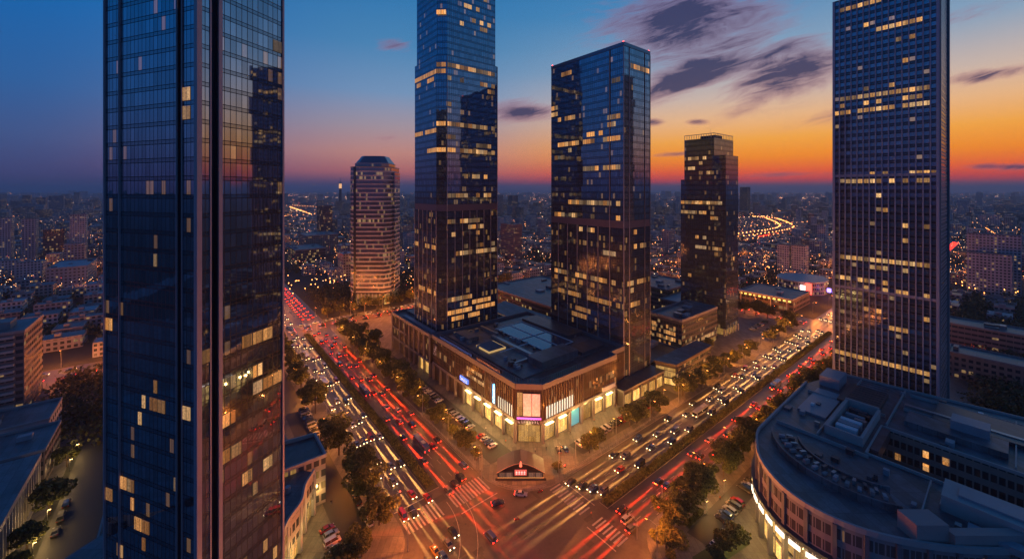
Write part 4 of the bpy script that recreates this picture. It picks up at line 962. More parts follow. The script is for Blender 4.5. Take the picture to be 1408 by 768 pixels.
# ---- podium around the near tower with its wavy street front
def near_podium():
    B = Bld('tower_podium', 'blue-roofed podium with a wavy lit street front at the foot of the near glass tower', 'building', 0, 0, rot=0, loc=Vector((-66, 130, 0)))
    B.o = (-66, 130, 0)
    ctrl = [(-58, 80), (-60.5, 92), (-60.2, 100), (-62.5, 108), (-64.3, 116), (-64.2, 123), (-66.5, 130), (-67.0, 137)]
    # smooth wave
    def cr(p0, p1, p2, p3, t): return tuple(.5 * (2 * p1[i] + (p2[i] - p0[i]) * t + (2 * p0[i] - 5 * p1[i] + 4 * p2[i] - p3[i]) * t * t + (3 * p1[i] - p0[i] - 3 * p2[i] + p3[i]) * t ** 3) for i in (0, 1))
    cv = []
    c2 = [ctrl[0]] + ctrl + [ctrl[-1]]
    for i in range(len(ctrl) - 1):
        for k in range(5): cv.append(cr(c2[i], c2[i + 1], c2[i + 2], c2[i + 3], k / 5))
    cv.append(ctrl[-1])
    poly = cv + [(-75, 139), (-80, 150), (-104, 148), (-112, 118), (-118, 100), (-118, 60), (-60, 60)]
    wv = facade('podium_front', 2.4, 4.2, (.14, .15, .16), .6, .1, wall=(.34, .28, .24), wx=(.15, .85), wz=(.28, .85), tilt=.02, lit=.32, bay=2.4, ls=.7, lcol=(1, .52, .12))
    g = MB(); g.prism(poly, 6, 14.4, 0, 1); B.part('upper_wall', g, [wv, roofm])
    g = MB(); 
    for i in range(len(cv) - 1): g.obox(cv[i], cv[i + 1], .6, 14.4 - .003 * i, 15.8 - .003 * i)
    B.part('parapet', g, palestone)
    low = [(x - 1.6, y) for x, y in cv]
    g = MB(); g.prism(low + poly[len(cv):], .13, 5.98, 0, 0); B.part('ground_wall', g, brown)
    for i in range(0, len(low) - 5, 5):
        p0, p1 = low[i + 5], low[i]
        g = MB(); q0, q1 = Vector(low[i]), Vector(low[i + 5]); dd = (q1 - q0).normalized(); nn = Vector((dd.y, -dd.x)) * .9
        g.quad([(*(q0 + dd * .6 + nn), .4), (*(q1 - dd * .6 + nn), .4), (*(q1 - dd * .6 + nn), 5.4), (*(q0 + dd * .6 + nn), 5.4)], 0, [(0, 0), ((q1 - q0).length, 0), ((q1 - q0).length, 5), (0, 5)])
        B.part('shop_window', g, shop_lit)
    for i in range(0, len(cv), 5):
        g = MB(); x, y = cv[i]; g.box(x - .9, x + .3, y - .6, y + .6, .13, 14.3); B.part('pier', g, palestone)
    ld = bpy.data.lights.new('shopfront_light', 'POINT'); ld.energy = 700; ld.color = (1, .58, .16); ld.shadow_soft_size = .5
    for i in range(2, len(cv), 5):
        lo = bpy.data.objects.new('shopfront_light', ld); C.objects.link(lo); lo.parent = B.root; lo.location = (cv[i][0] + 66 + 2.2, cv[i][1] - 130, 5.6)
    lo = bpy.data.objects.new('shopfront_light', ld); C.objects.link(lo); lo.parent = B.root; q_ = W(35, 150.5); lo.location = (q_.x + 66, q_.y - 130, 5.6)
    # boxy wing
    wing = [tuple(W(a, b))[:2] for a, b in ((20, 152.5), (37.6, 152.5), (37.6, 170), (20, 175))]
    wing = [(-84, 128), tuple(W(37.6, 152.5))[:2], tuple(W(37.6, 168))[:2], tuple(W(10, 172))[:2]]
    g = MB(); g.prism(wing, .13, 16, 0, 1); B.part('wing', g, [wv, roofd])
    g = MB()
    for i in range(4): g.obox(wing[i], wing[(i + 1) % 4], .7, 16 - .004 * i, 17.2 - .004 * i)
    B.part('parapet', g, palestone)
    w2 = [tuple(W(a, b))[:2] for a, b in ((2, 172.5), (30, 172.5), (28, 232), (2, 232))]
    g = MB(); g.prism(w2, .13, 13.4, 0, 1); B.part('rear_wing', g, [wv, bluefilm if 0 else roofm])
    g = MB(); g.box(-84, -78, 132, 138, 14.4, 18); B.part('plant_room', g, roofm)
    g = MB(); g.box(-92, -86, 140, 150, 14.4, 17); B.part('plant_room', g, roofl)
    g = MB(); g.tube([(-71, 128, 14.4), (-71, 128, 16.2)], .9, 10); B.part('vent', g, roofl)
    g = MB(); g.box(-75.5, -70.5, 118, 124, 14.4, 16); B.part('air_conditioner', g, metal)
near_podium()
simple('podium_wing', 'long dark blue roof strip between the near glass tower and the lane', 'building', -20, -3, 128, 240, 12, p_dark, roofm, units=6)

# ---- curved building, right foreground
def curved_building():
    B = Bld('curved_building', 'curved stone building with lit ground floor and crowded blue roof in the lower right', 'building', 0, 0, rot=0, loc=Vector((110, 130, 0)))
    B.o = (110, 130, 0)
    ctrl = [(131, 180), (111, 163.5), (94, 149.5), (87.3, 143.5), (83, 137), (79.6, 130), (78, 122), (78.6, 114), (82.5, 106.8), (89, 101.6), (98, 98.3), (109, 96.5), (122, 96.5), (140, 99)]
    def cr(p0, p1, p2, p3, t): return tuple(.5 * (2 * p1[i] + (p2[i] - p0[i]) * t + (2 * p0[i] - 5 * p1[i] + 4 * p2[i] - p3[i]) * t * t + (3 * p1[i] - p0[i] - 3 * p2[i] + p3[i]) * t ** 3) for i in (0, 1))
    cv = []; c2 = [ctrl[0]] + ctrl + [ctrl[-1]]
    for i in range(len(ctrl) - 1):
        for k in range(4): cv.append(cr(c2[i], c2[i + 1], c2[i + 2], c2[i + 3], k / 4))
    cv.append(ctrl[-1])
    def offs(cv, o):
        r_ = []
        for i in range(len(cv)):
            a, b = Vector(cv[max(i - 1, 0)]), Vector(cv[min(i + 1, len(cv) - 1)]); d_ = (b - a).normalized(); r_.append((cv[i][0] - d_.y * o * -1 * -1, cv[i][1] + d_.x * o * -1 * -1))
        return r_
    Wl = lambda a, b: tuple(W(a, b))[:2]
    tail = [Wl(176, -60), Wl(172, 31), Wl(196, 31), Wl(196, 58)]     # back to the start: through the north block
    front = cv + [(150, 100), Wl(172, -40), Wl(172, 31), Wl(214.9, 31)]
    mat = facade('curved_windows', 1.5, 4.6, (.16, .15, .16), .6, .1, wall=(.24, .22, .225), wx=(.12, .9), wz=(.25, .86), tilt=.03, lit=.05, rowlit=.07, bay=1.5, ls=.5, lcol=(1, .5, .2))
    inner = facade('courtyard_windows', 1.7, 4.4, (.06, .07, .08), .6, .1, wall=(.26, .2, .17), wx=(.14, .9), wz=(.3, .84), tilt=.03, lit=.0)
    H = 24.0
    g = MB(); g.prism(front, 11.5, H, 0, 1); B.part('upper_wall', g, [mat, roofm])
    low = offs(cv, 1.4)          # set back ground storeys
    g = MB(); g.prism(low + front[len(cv):], .13, 11.48, 0, 0); B.part('ground_wall', g, mat)
    out_ = offs(cv, -1.6)
    g = MB()
    for i in range(len(cv) - 1):
        a, b, c, d_ = cv[i], cv[i + 1], out_[i + 1], out_[i]
        g.prism([a, b, c, d_], 13.6, 14.5, 0, 0, True)
    B.part('ledge', g, roofd)
    g = MB()
    for i in range(len(cv) - 1): g.obox(cv[i], cv[i + 1], .7, H - .4 - .002 * i, H + 1.0 - .002 * i)
    B.part('parapet', g, palestone)
    # piers on the curve
    run = 0; last = -99
    L = 0
    for i in range(len(cv) - 1):
        a, b = Vector(cv[i]), Vector(cv[i + 1]); seg = (b - a).length
        while last + 6.2 <= L + seg:
            s_ = last + 6.2 - L if last > 0 else 0; s_ = max(s_, 0); q = a + (b - a) * (s_ / seg); last = L + s_ if last > 0 else .01
            d_ = (b - a).normalized(); nrm = Vector((d_.y, -d_.x)) * -1
            g = MB(); p0 = q - nrm * -.25; g.obox(q - d_ * .45, q + d_ * .45, 1.3, .13, H - .5); B.part('pier', g, pinkstone)
        L += seg
    # storefront glow along the lower curve
    for i in range(6, len(cv) - 4, 2):
        a, b = Vector(low[i]), Vector(low[i + 2]); d_ = (b - a).normalized()
        nrm = Vector((d_.y, -d_.x)); 
        if nrm.dot(Vector((110, 130)) - a) > 0: nrm = -nrm
        for z0_, z1_, mm in ((.4, 5.0, shop_lit), (6.4, 10.6, shop_soft)):
            g = MB(); p0, p1 = a + d_ * .3 + nrm * .12, b - d_ * .3 + nrm * .12
            g.quad([(p0.x, p0.y, z0_), (p1.x, p1.y, z0_), (p1.x, p1.y, z1_), (p0.x, p0.y, z1_)], 0, [(0, z0_), ((b - a).length, z0_), ((b - a).length, z1_), (0, z1_)])
            B.part('shop_window', g, mm)
    ld = bpy.data.lights.new('entrance_light', 'POINT'); ld.energy = 1500; ld.color = (1, .58, .16); ld.shadow_soft_size = .5
    o4 = offs(cv, -3.2)
    for i in range(14, 34, 3):
        lo = bpy.data.objects.new('entrance_light', ld); C.objects.link(lo); lo.parent = B.root; lo.location = (o4[i][0] - 110, o4[i][1] - 130, 9.0)
    o3 = offs(cv, -1.75)
    for i in range(18, 32, 2):
        p0, p1 = Vector(o3[i]), Vector(o3[i + 2]); d_ = (p1 - p0).normalized()
        g = MB(); g.obox(p0 + d_ * .7, p1 - d_ * .7, .25, 11.6, 12.9); B.part('light_box', g, pbr('white_lightbox', (.8, .8, .8), .4, emis=(1, .9, .75), es=1.6))
    # north block, rear block
    g = MB(); g.prism([Wl(215, 31.01), Wl(215, 59), Wl(238, 52), Wl(240, 31.01)], 0, H - .05, 0, 1); B.part('north_block', g, [inner, roofm])
    rb = [Wl(196, 31), Wl(240, 31), Wl(246, -10), Wl(246, -80), Wl(196, -80)]
    g = MB(); g.prism(rb, 0, H - .1, 0, 1); B.part('rear_block', g, [inner, roofm])
    g = MB(); g.obox(Wl(196, 31), Wl(196, -80), .6, H - .1, H + .9); g.obox(Wl(240, 31), Wl(246, -10), .5, H - .12, H + .8); g.obox(Wl(172, 31), Wl(196, 31), .5, H - .12, H + .88); g.obox(Wl(238, 52), Wl(240, 31), .5, H - .13, H + .8); g.obox(Wl(172, 31), Wl(172, -40), .5, H - .13, H + .87); B.part('parapet', g, palestone)
    # lit courtyard windows
    e = (Wl(196, 31), Wl(196, -80))
    for (u, k) in ((3.6, 3), (10.5, 4), (10.6, 3), (15.2, 4), (19.5, 2), (21.4, 2), (36, 2), (37.7, 1), (45, 3)):
        B.pane_box(e[0], e[1], u, u + 1.5, 4.4 * k + 1.3, 4.4 * k + 3.6, name='lit_window', mat=lit_warm)
    # roof furniture
    def rb_(nm, a0, a1, b0, b1, z0, z1, m):
        g = MB(); q = [Wl(a0, b0), Wl(a1, b0), Wl(a1, b1), Wl(a0, b1)]; g.prism(q, z0, z1, 0, 0, True); B.part(nm, g, m)
    rb_('roof_slab', 186, 212, 45, 54, H + .02, H + .8, roofl)                 # pale deck
    rb_('plant_well_wall', 176, 204, 42, 43, H, H + 3, palestone); rb_('plant_well_wall', 176, 204, 32.5, 33.3, H, H + 3, palestone); rb_('plant_well_wall', 176, 176.8, 33.3, 42, H, H + 3, palestone); rb_('plant_well_wall', 204, 204.8, 33, 43, H, H + 3.4, palestone)
    for k in range(3): rb_('air_conditioner', 181 + k * 3.0, 183.2 + k * 3.0, 35, 41, H, H + 2.3, whitepipe if k != 1 else roofl)
    for k in range(4): rb_('air_conditioner', 192 + 2.6 * k, 193.6 + 2.6 * k, 34.5 + (k % 2), 38 + (k % 2) * 3, H, H + 1.5, [metal, roofl, darkmetal, roofd][k])
    rb_('plant_room', 205.5, 226, 33.5, 46, H, H + 1.6, brown); rb_('roof_slab', 218, 230, 48, 55, H, H + 4.2, roofl)
    rb_('louvre_screen', 176, 195, 28.5, 31, H - 3, H + .6, roofd)
    rb_('plant_room', 204, 214, 2, 26, H, H + 2, roofm); rb_('plant_room', 216, 234, -8, 20, H, H + 1.3, roofd); rb_('duct', 220, 221.6, -40, 28, H, H + 1.6, metal); rb_('duct', 201, 203, -30, -2, H, H + 1.8, roofl); rb_('duct', 207, 232, -12, -10.6, H, H + 1.4, metal); rb_('roof_slab', 198, 240, -40, -22, H, H + .7, roofl)
    rb_('water_tank', 210, 217, 6, 15, H + 2, H + 5, roofl)
    g = MB()
    for k in range(3): g.obox(Wl(222 + 5 * k, -2), Wl(222 + 5 * k, -34), .3, H + 1.6, H + 2.0)
    for k in range(3): g.obox(Wl(222, -4 - 14 * k), Wl(236, -4 - 14 * k), .3, H + 1.6, H + 1.95)
    B.part('pipe', g, whitepipe)
    # curved roof terrace: concentric raised plant and curved benches
    cen = Vector((112, 130))
    def ring(nm, r0, r1, a0, a1, z0, z1, m, k=14):
        g = MB()
        for i in range(k):
            t0, t1 = R(a0 + (a1 - a0) * i / k), R(a0 + (a1 - a0) * (i + 1) / k)
            g.prism([(cen.x + r0 * math.cos(t0), cen.y + r0 * math.sin(t0)), (cen.x + r0 * math.cos(t1), cen.y + r0 * math.sin(t1)), (cen.x + r1 * math.cos(t1), cen.y + r1 * math.sin(t1)), (cen.x + r1 * math.cos(t0), cen.y + r1 * math.sin(t0))], z0, z1, 0, 0, True)
        B.part(nm, g, m)
    ring('raised_plant', 17, 23.5, 150, 248, H, H + 1.5, roofd); ring('curved_wall', 23.6, 24.1, 145, 250, H, H + 1.9, roofm); ring('curved_wall', 16, 16.6, 150, 252, H, H + 2.1, roofm)
    for k in range(26): ring('air_conditioner', 18 + (k % 2) * 2.4, 19.8 + (k % 2) * 2.4, 152 + k * 3.6, 154.4 + k * 3.6, H + 1.5, H + 2.1 + .3 * (k % 3), [metal, roofl, roofd, concrete][k % 4], 2)
    rnd = random.Random(77)
    for k in range(74):
        a = rnd.choice([rnd.uniform(197, 239), rnd.uniform(197, 239), rnd.uniform(172, 236), rnd.uniform(150, 170)]); b = rnd.uniform(-40, 30) if a > 196 else rnd.uniform(44, 56) if a > 171 else rnd.uniform(-4, 40)
        if 203 < a < 236 and -10 < b < 28: continue
        w_, d_ = rnd.uniform(.8, 3.2), rnd.uniform(.8, 2.2); rb_(rnd.choice(['air_conditioner', 'vent', 'roof_hatch']), a, a + w_, b, b + d_, H, H + rnd.uniform(.6, 1.8), rnd.choice([roofl, metal, roofd, roofm, whitepipe]))
    g = MB()
    for (p0, p1) in (((198, 30), (238, 30)), ((198, 0.5), (238, 0.5)), ((218, 28), (218, -60)), ((234.5, 28), (238, -60)), ((172, 44), (236, 44)), ((206, 31.5), (206, 56)), ((170, 30), (170, 56)), ((150, 16), (170, 16)), ((197.5, -20), (240, -20)), ((200, -46), (240, -46))):
        g.obox(Wl(*p0), Wl(*p1), .35, H, H + 1.1)
    B.part('dividing_kerb', g, palestone)
    g = MB()
    for k in range(12): g.obox(Wl(206 + k * 2.5, 34), Wl(206 + k * 2.5, 43.5), .18, H + 1.6, H + 1.75)
    B.part('panel_seam', g, roofd)
    # long penthouse boxes with pale blue tops
    rb_('penthouse', 158, 168, -12, 13, H, H + 4.2, palestone); rb_('penthouse_roof', 160.5, 165.5, -7, 10, H + 4.2, H + 4.7, roofl)
    rb_('duct', 152, 155, -12, 8, H, H + 1.6, roofl)
    g = MB(); g.box(98.6, 106.5, 98.5, 103.5, 24, 28.4); B.part('stair_house', g, pbr('pink_render', (.42, .28, .26), .7, var=.1)); g = MB(); g.box(106.51, 125, 97.2, 99.5, 24, 27); B.part('stair_house', g, MATS['pink_render'])
curved_building()

# ================================================================ KIOSK
def kiosk():
    B = Bld('kiosk', 'dark arched-roof kiosk with red neon and shop windows at the road corner', 'kiosk', 0, 0, rot=0, loc=Vector((3.3, 157.5, .13)))
    prof = [(-9.2, 2.6), (-7.5, 3.6), (-5, 4.9), (-2.5, 5.9), (0, 6.4), (2.5, 5.9), (5, 4.9), (7.5, 3.6), (9.2, 2.6)]
    g = MB(); g.box(-8.6, 8.6, -3.4, 3.6, 0, 2.7); B.part('wall', g, pbr('kiosk_dark', (.04, .03, .035), .4))
    g = MB(); top = [(x, -4.2, z) for x, z in prof]; bot = [(x, -4.2, z - .35) for x, z in reversed(prof)]
    top2 = [(x, 4.2, z) for x, z in prof]; bot2 = [(x, 4.2, z - .35) for x, z in reversed(prof)]
    g.loft([top + bot, top2 + bot2]); B.part('roof', g, pbr('kiosk_roof', (.07, .06, .07), .35, .3), fixn=True)
    g = MB(); g.quad([(x, -3.3, z - .36) for x, z in reversed(prof)], 0); B.part('gable', g, pbr('gable_glass', (.05, .04, .045), .15, .4))
    nr = pbr('neon_trim', (.2, .02, .02), .4, emis=(1, .16, .08), es=2.0)
    g = MB(); g.tube([(x, -4.25, z + .02) for x, z in prof], .06, 5); B.part('neon_trim', g, pbr('neon_trim_dim', (.2, .05, .04), .4, emis=(1, .3, .15), es=.5))
    g = MB(); g.box(-8.8, 8.8, -3.75, -3.45, .1, .45); B.part('base_light', g, pbr('base_glow', (.3, .15, .05), .4, emis=(1, .4, .12), es=1.1))
    g = MB(); g.box(-2.3, 2.3, -3.8, -3.5, 1.5, 3.5); B.part('sign_panel', g, pbr('kiosk_sign', (.25, .05, .04), .4, emis=(.9, .16, .12), es=.7))
    g = MB()
    for k in range(4):
        x = -1.9 + k; g.box(x, x + .7, -3.9, -3.8, 2.7, 2.82); g.box(x + .28, x + .42, -3.9, -3.8, 1.8, 3.2); g.box(x, x + .7, -3.91, -3.8, 2.1, 2.2)
    B.part('lettering', g, pbr('kiosk_letters', (.3, .2, .2), .4, emis=(1, .7, .6), es=1.3))
    for x0 in (-8.2, -5.5, 3.0, 5.7):
        g = MB(); g.box(x0, x0 + 2.4, -3.5, -3.42, .6, 2.3); B.part('window', g, litmat('kiosk_win' + str(x0), .6, 50, (.9, .35, .25), .7, 4))
    g = MB(); g.tube([(0, -4.1, 5.2), (0, -4.1, 6.9)], [.55, .25], 8); B.part('emblem', g, nr)
    g = MB(); g.obox((-9.6, -4.4), (9.6, -4.4), .15, .0, .9)
    B.part('planter', g, pbr('planter_dark', (.05, .04, .035), .7))
kiosk()

# ================================================================ TREES
def tree_mesh(seed, rad, h, leaves, lsz):
    rnd = random.Random(seed); g = MB()
    lobes = []
    for k in range(14):
        th = rnd.random() * 2 * PI; rr = rad * (.25 + .6 * rnd.random()); lobes.append((rr * math.cos(th), rr * math.sin(th), h * (.42 + .46 * rnd.random()), rad * rnd.uniform(.2, .42)))
    lobes.append((0, 0, h * .8, rad * .5))
    for k in range(leaves):
        x, y, z, r = lobes[rnd.randrange(len(lobes))]
        while True:
            d_ = Vector((rnd.uniform(-1, 1), rnd.uniform(-1, 1), rnd.uniform(-1, 1)))
            if .1 < d_.length < 1: break
        d_ = d_.normalized() * (d_.length ** .45) * r; d_.z *= .8
        c = Vector((x, y, z)) + d_
        u = Vector((rnd.gauss(0, 1), rnd.gauss(0, 1), rnd.gauss(0, .7))).normalized(); v = u.cross(Vector((rnd.gauss(0, 1), rnd.gauss(0, 1), rnd.gauss(0, 1)))).normalized()
        s_ = lsz * rnd.uniform(.6, 1.3)
        g.quad([c - u * s_, c - v * s_ * .6, c + u * s_, c + v * s_ * .6], 0)
    t = MB(); t.tube([(0, 0, 0), (.05, .03, h * .25), (0, 0, h * .5), (.1, 0, h * .72)], [.32, .24, .18, .06], 7)
    for (x, y, z, r) in lobes[:6]: t.tube([(0, 0, h * rnd.uniform(.28, .45)), (x * .5, y * .5, z * .78), (x, y, z)], [.15, .1, .04], 5)
    return g, t
protos = []
for i, (rd, h, nl) in enumerate(((5.2, 11, 2300), (4.2, 9, 1700), (6.0, 12.5, 2800), (3.4, 7.5, 1200))):
    g, t = tree_mesh(50 + i, rd * 1.22, h * 1.1, int(nl * 1.35), .46)
    r_ = empty('street_tree', (0, 0, -500)); g.build('crown', leaf, r_); t.build('trunk', trunkm, r_, smooth=True); protos.append(r_)
used = [False] * 4
TR = []
def put_tree(kind, a, b, s, label, group, z=.13):
    r_ = protos[kind] if not used[kind] else copy_tree(protos[kind])
    used[kind] = True
    r_.location = W(a, b, z); r_.rotation_euler = (0, 0, random.uniform(0, 6.28)); r_.scale = (s, s, s * random.uniform(.92, 1.08))
    tag(r_, label, 'tree', group); TR.append((a, b)); return r_
rt = random.Random(3)
kinds = [(2, 'large'), (0, 'full'), (1, 'medium')]
def row(pts, phrase, group):
    for i, (a, b, kd, s) in enumerate(pts):
        nm = {0: 'full', 1: 'medium', 2: 'large', 3: 'small'}[kd]
        put_tree(kd, a, b, s, f'{nm} tree, {ordn(i + 1)} from the near end {phrase}', group)
row([(48.8, 131, 0, .95), (49.2, 143, 2, 1.0), (48.8, 152, 2, .95), (49.3, 158, 0, 1), (48.6, 176, 2, 1.05), (49, 189, 0, .9), (48.6, 216, 2, 1), (49.2, 226, 0, 1.0), (48.8, 250, 0, .95), (49, 262, 1, 1), (49.3, 276, 0, .9), (48.8, 290, 1, 1), (49.2, 305, 0, .9), (49, 322, 1, 1)],
    'left of the oncoming avenue traffic', 'trees left of the left avenue')
row([(91.4, 138 + k * 6.6 + rt.uniform(-1.2, 1.2), rt.choice([0, 1, 0, 2] if k > 8 else [3, 1, 3]), rt.uniform(.75, 1.05) * (1 if k > 8 else .8)) for k in range(28)], 'between the red traffic and the mall parking', 'trees between the left avenue and the mall')
row([(112.2, 112, 3, .5)] + [(a, 112.3 + rt.uniform(-.6, .6), kd, s) for a, kd, s in ((131, 1, .8), (137, 3, .9), (160, 2, .75), (165, 0, .9), (178, 0, .85), (184, 1, .9), (206, 0, .9), (213, 0, .8), (221, 1, 1), (228, 3, 1.1), (236, 0, .8), (244, 1, .9), (252, 0, .8), (262, 1, .9), (272, 3, 1), (284, 1, .8), (296, 0, .7), (330, 1, .9), (346, 0, .8), (360, 0, .9), (374, 1, .9))],
    'on the right avenue, shopping side', 'trees on the shopping side of the right avenue')
row([(112, 66, 0, .85), (121.5, 70.5, 0, .9), (131, 70, 1, 1.1), (138, 70.5, 2, .95), (144, 69.5, 0, .95), (160, 70.5, 2, .85)] + [(168 + k * 8.3 + rt.uniform(-1.5, 1.5), 70.6 + rt.uniform(-.8, .8), rt.choice([0, 0, 1, 2]), rt.uniform(.7, .98)) for k in range(25)],
    'on the right avenue, curved building side', 'trees on the curved building side of the right avenue')
row([(36.8, 122, 0, .8), (33.5, 119, 1, .9), (40.5, 123, 3, .9)], 'in the cluster by the wavy podium', 'trees by the wavy podium')
row([(-37, 205, 3, 1.35), (-38.5, 188, 3, 1.0), (-38.5, 178, 3, .9), (-38.6, 170, 3, .85), (-23, 236, 3, .7), (-38, 236, 1, .8)], 'along the lane at the lower left', 'trees along the lower left lane')
row([(126, 55.5, 3, .8), (131, 54, 3, .9), (120.5, 55, 3, .7)], 'on the lawn below the curved building', 'trees on the lawn by the curved building')
for k, (a, b, kd, s, lb) in enumerate(((101, 283, 0, .9, 'full tree in the yard left of the brown annex'), (104, 292, 1, .9, 'medium tree at the end of the yard beyond the brown annex'), (99, 305, 0, 1, 'dark tree near the cross street beyond the annex'), (383, 116, 2, .9, 'broad tree on the island before the far junction'))):
    put_tree(kd, a, b, s, lb, None)
row([(386.5, 134 + 9 * k, rt.choice([0, 1, 2]), rt.uniform(.8, 1.05)) for k in range(22)], 'along the near side of the far crossing road', 'trees along the near side of the far crossing road')
row([(420, 180 + 9 * k, rt.choice([0, 1]), rt.uniform(.8, 1.05)) for k in range(14)], 'along the far side of the far crossing road', 'trees along the far side of the far crossing road')
row([(262 + 8.5 * k, 132.5 + rt.uniform(-1, 1), 3, rt.uniform(.8, 1.1)) for k in range(3)], 'before the brown office block', 'small trees before the brown office block')
row([(60 + 11 * k, 372.5 + rt.uniform(-1, 1), rt.choice([0, 1, 2]), rt.uniform(.8, 1.05)) for k in range(3, 22)], 'along the far side of the cross street', 'trees along the far side of the cross street')
# hedges on the medians
def hedge(name, label, a0, a1, b0, b1, h, n_, z=.2):
    g = MB(); rnd = random.Random(int(a0 + b1))
    for k in range(n_):
        c = W(rnd.uniform(a0, a1), rnd.uniform(b0, b1)); hh = h * (.6 + .5 * math.sin(c.x * .35) ** 2)
        c.z = z + rnd.uniform(.05, hh)
        u = Vector((rnd.gauss(0, 1), rnd.gauss(0, 1), rnd.gauss(0, 1))).normalized(); v = u.cross(Vector((rnd.gauss(0, 1), rnd.gauss(0, 1), rnd.gauss(0, 1)))).normalized(); s_ = .32 * rnd.uniform(.6, 1.3)
        g.quad([c - u * s_, c - v * s_, c + u * s_, c + v * s_])
    o = g.build(name, leaf); tag(o, label, 'hedge'); return o
hedge('hedge', 'low dark hedge along the median of the left avenue', 68.2, 71.6, 136, 338, .9, 9000)
hedge('hedge', 'bushy hedge along the median of the right avenue', 113.6, 385, 89, 91.8, 1.7, 16000)
hedge('hedge', 'clipped hedge strip on the lawn by the curved building', 127, 137, 66.8, 68.2, 1.2, 1200, .14)
sheet('lawn', [(110, 57), (136, 52), (136, 57.5), (118, 61)], .14, grassm)

# ================================================================ STREET LAMPS
def lamp_proto(h, arm, col, power, es):
    r_ = empty('street_lamp', (0, 0, -500))
    g = MB(); g.tube([(0, 0, 0), (0, 0, h * .5), (0, 0, h)], [.13, .1, .07], 7); g.tube([(0, 0, 0), (0, 0, .6)], .2, 7); g.build('pole', metal, r_)
    g = MB(); g.tube([(0, 0, h - .3), (arm * .5, 0, h + .25), (arm, 0, h + .3)], .05, 5); g.build('arm', metal, r_)
    g = MB(); g.box(arm - .35, arm + .45, -.17, .17, h + .2, h + .36); g.build('lamp_head', darkmetal, r_)
    g = MB(); g.box(arm - .3, arm + .4, -.15, .15, h + .08, h + .2); g.build('lamp_glass', pbr('lamp_glow_%d' % int(power), (.9, .6, .3), .4, emis=col, es=es, sample=False), r_)
    ld = bpy.data.lights.new('lamp_light', 'POINT'); ld.energy = power; ld.color = col; ld.shadow_soft_size = .25
    lo = bpy.data.objects.new('lamp_light', ld); C.objects.link(lo); lo.parent = r_; lo.location = (arm, 0, h - .25); KIDS[r_.name].append(lo)
    return r_
SOD = (1, .27, .05)
tall = lamp_proto(10, 2.4, (1, .3, .06), 4600, 14); corner = lamp_proto(12, 3.2, (1, .22, .03), 28000, 14); hi = lamp_proto(11, 2.4, (1, .24, .035), 15000, 14); small = lamp_proto(6.6, .5, (1, .3, .04), 11000, 14); yel = lamp_proto(4.2, .4, (1, .6, .2), 900, 14)
U = {}
def put_lamp(pr, a, b, rot, label, group, z=.13):
    k = pr.name
    r_ = pr if k not in U else copy_tree(pr)
    U[k] = 1
    r_.location = W(a, b, z); r_.rotation_euler = (0, 0, TH + rot); tag(r_, label, 'street lamp', group); return r_
for i in range(9): put_lamp(tall, 53, 138 + 25 * i, 0, f'tall lamp, {ordn(i+1)} from the junction beside headlights of the left avenue', 'tall lamps left of the left avenue')
for i in range(9): put_lamp(tall, 89.3, 132 + 25 * i, PI, f'tall lamp, {ordn(i+1)} from the junction beside tail lights of the left avenue', 'tall lamps right of the left avenue')
for i in range(11): put_lamp(tall, 120 + 26 * i, 109.8, -PI / 2, f'tall lamp, {ordn(i+1)} from the junction beside headlights of the right avenue', 'tall lamps on the shopping side of the right avenue')
for i in range(11): put_lamp(tall, 124 + 26 * i, 74.6, PI / 2, f'tall lamp, {ordn(i+1)} from the junction beside tail lights of the right avenue', 'tall lamps beside the red traffic of the right avenue')
for i in range(20): put_lamp(hi, -270 + 29 * i, 342, PI / 2, f'tall street lamp, {ordn(i+1)} from the left edge along the cross street', 'tall lamps along the cross street')
for i in range(12): put_lamp(hi, -120 + 29 * i, 370, -PI / 2, f'tall street lamp, {ordn(i+1)} from the left along the far kerb of the cross street', 'tall lamps along the far kerb of the cross street')
for i in range(5): put_lamp(hi, 388, 130 + 42 * i, 0, f'tall street lamp, {ordn(i+1)} from the far junction along its crossing road', 'tall lamps along the far crossing road')
for i, b in enumerate((150, 168, 196, 222, 246, 268, 290, 316)): put_lamp(small, 95, b, PI, f'short orange lamp among the trees, {ordn(i+1)} from the junction, mall side of left avenue', 'short lamps on the mall side of the left avenue')
for i, b in enumerate((158, 196, 232, 262, 292, 318)): put_lamp(small, 46.8, b, 0, f'short orange lamp among the trees, {ordn(i+1)} from the junction by the service road', 'short lamps by the service road')
for i, a in enumerate((134, 150, 171, 192, 218, 232, 248, 266, 290, 320, 352)): put_lamp(small, a, 114.6, -PI / 2, f'short orange lamp among trees, {ordn(i+1)} from the junction, shopping side of right avenue', 'short lamps on the shopping side of the right avenue')
for i, a in enumerate((140, 152, 172, 184, 200, 215, 232, 250, 270, 292, 318, 344)): put_lamp(small, a, 73.2, PI / 2, f'short orange lamp among trees, {ordn(i+1)} from the junction, curved building side', 'short lamps on the curved building side')
for i, b in enumerate((176, 184, 192, 200, 216, 232, 244)): put_lamp(yel, -36.6, b, 0, f'small yellow path lamp, {ordn(i+1)} from the corner along the lower left lane', 'path lamps of the lower left lane')
for k, (a, b, rt_, lb) in enumerate(((112.5, 111.5, -R(120), 'tall lamp on the rounded kerb to the side of the kiosk'), (52, 116, -R(20), 'tall lamp at the near end of the left avenue by the wavy podium'), (107, 66, R(100), 'tall lamp at the near corner below the right zebra crossing'), (87, 127.5, -R(140), 'tall lamp on the rounded kerb by the left zebra crossing'))): put_lamp(corner, a, b, rt_, lb, None)
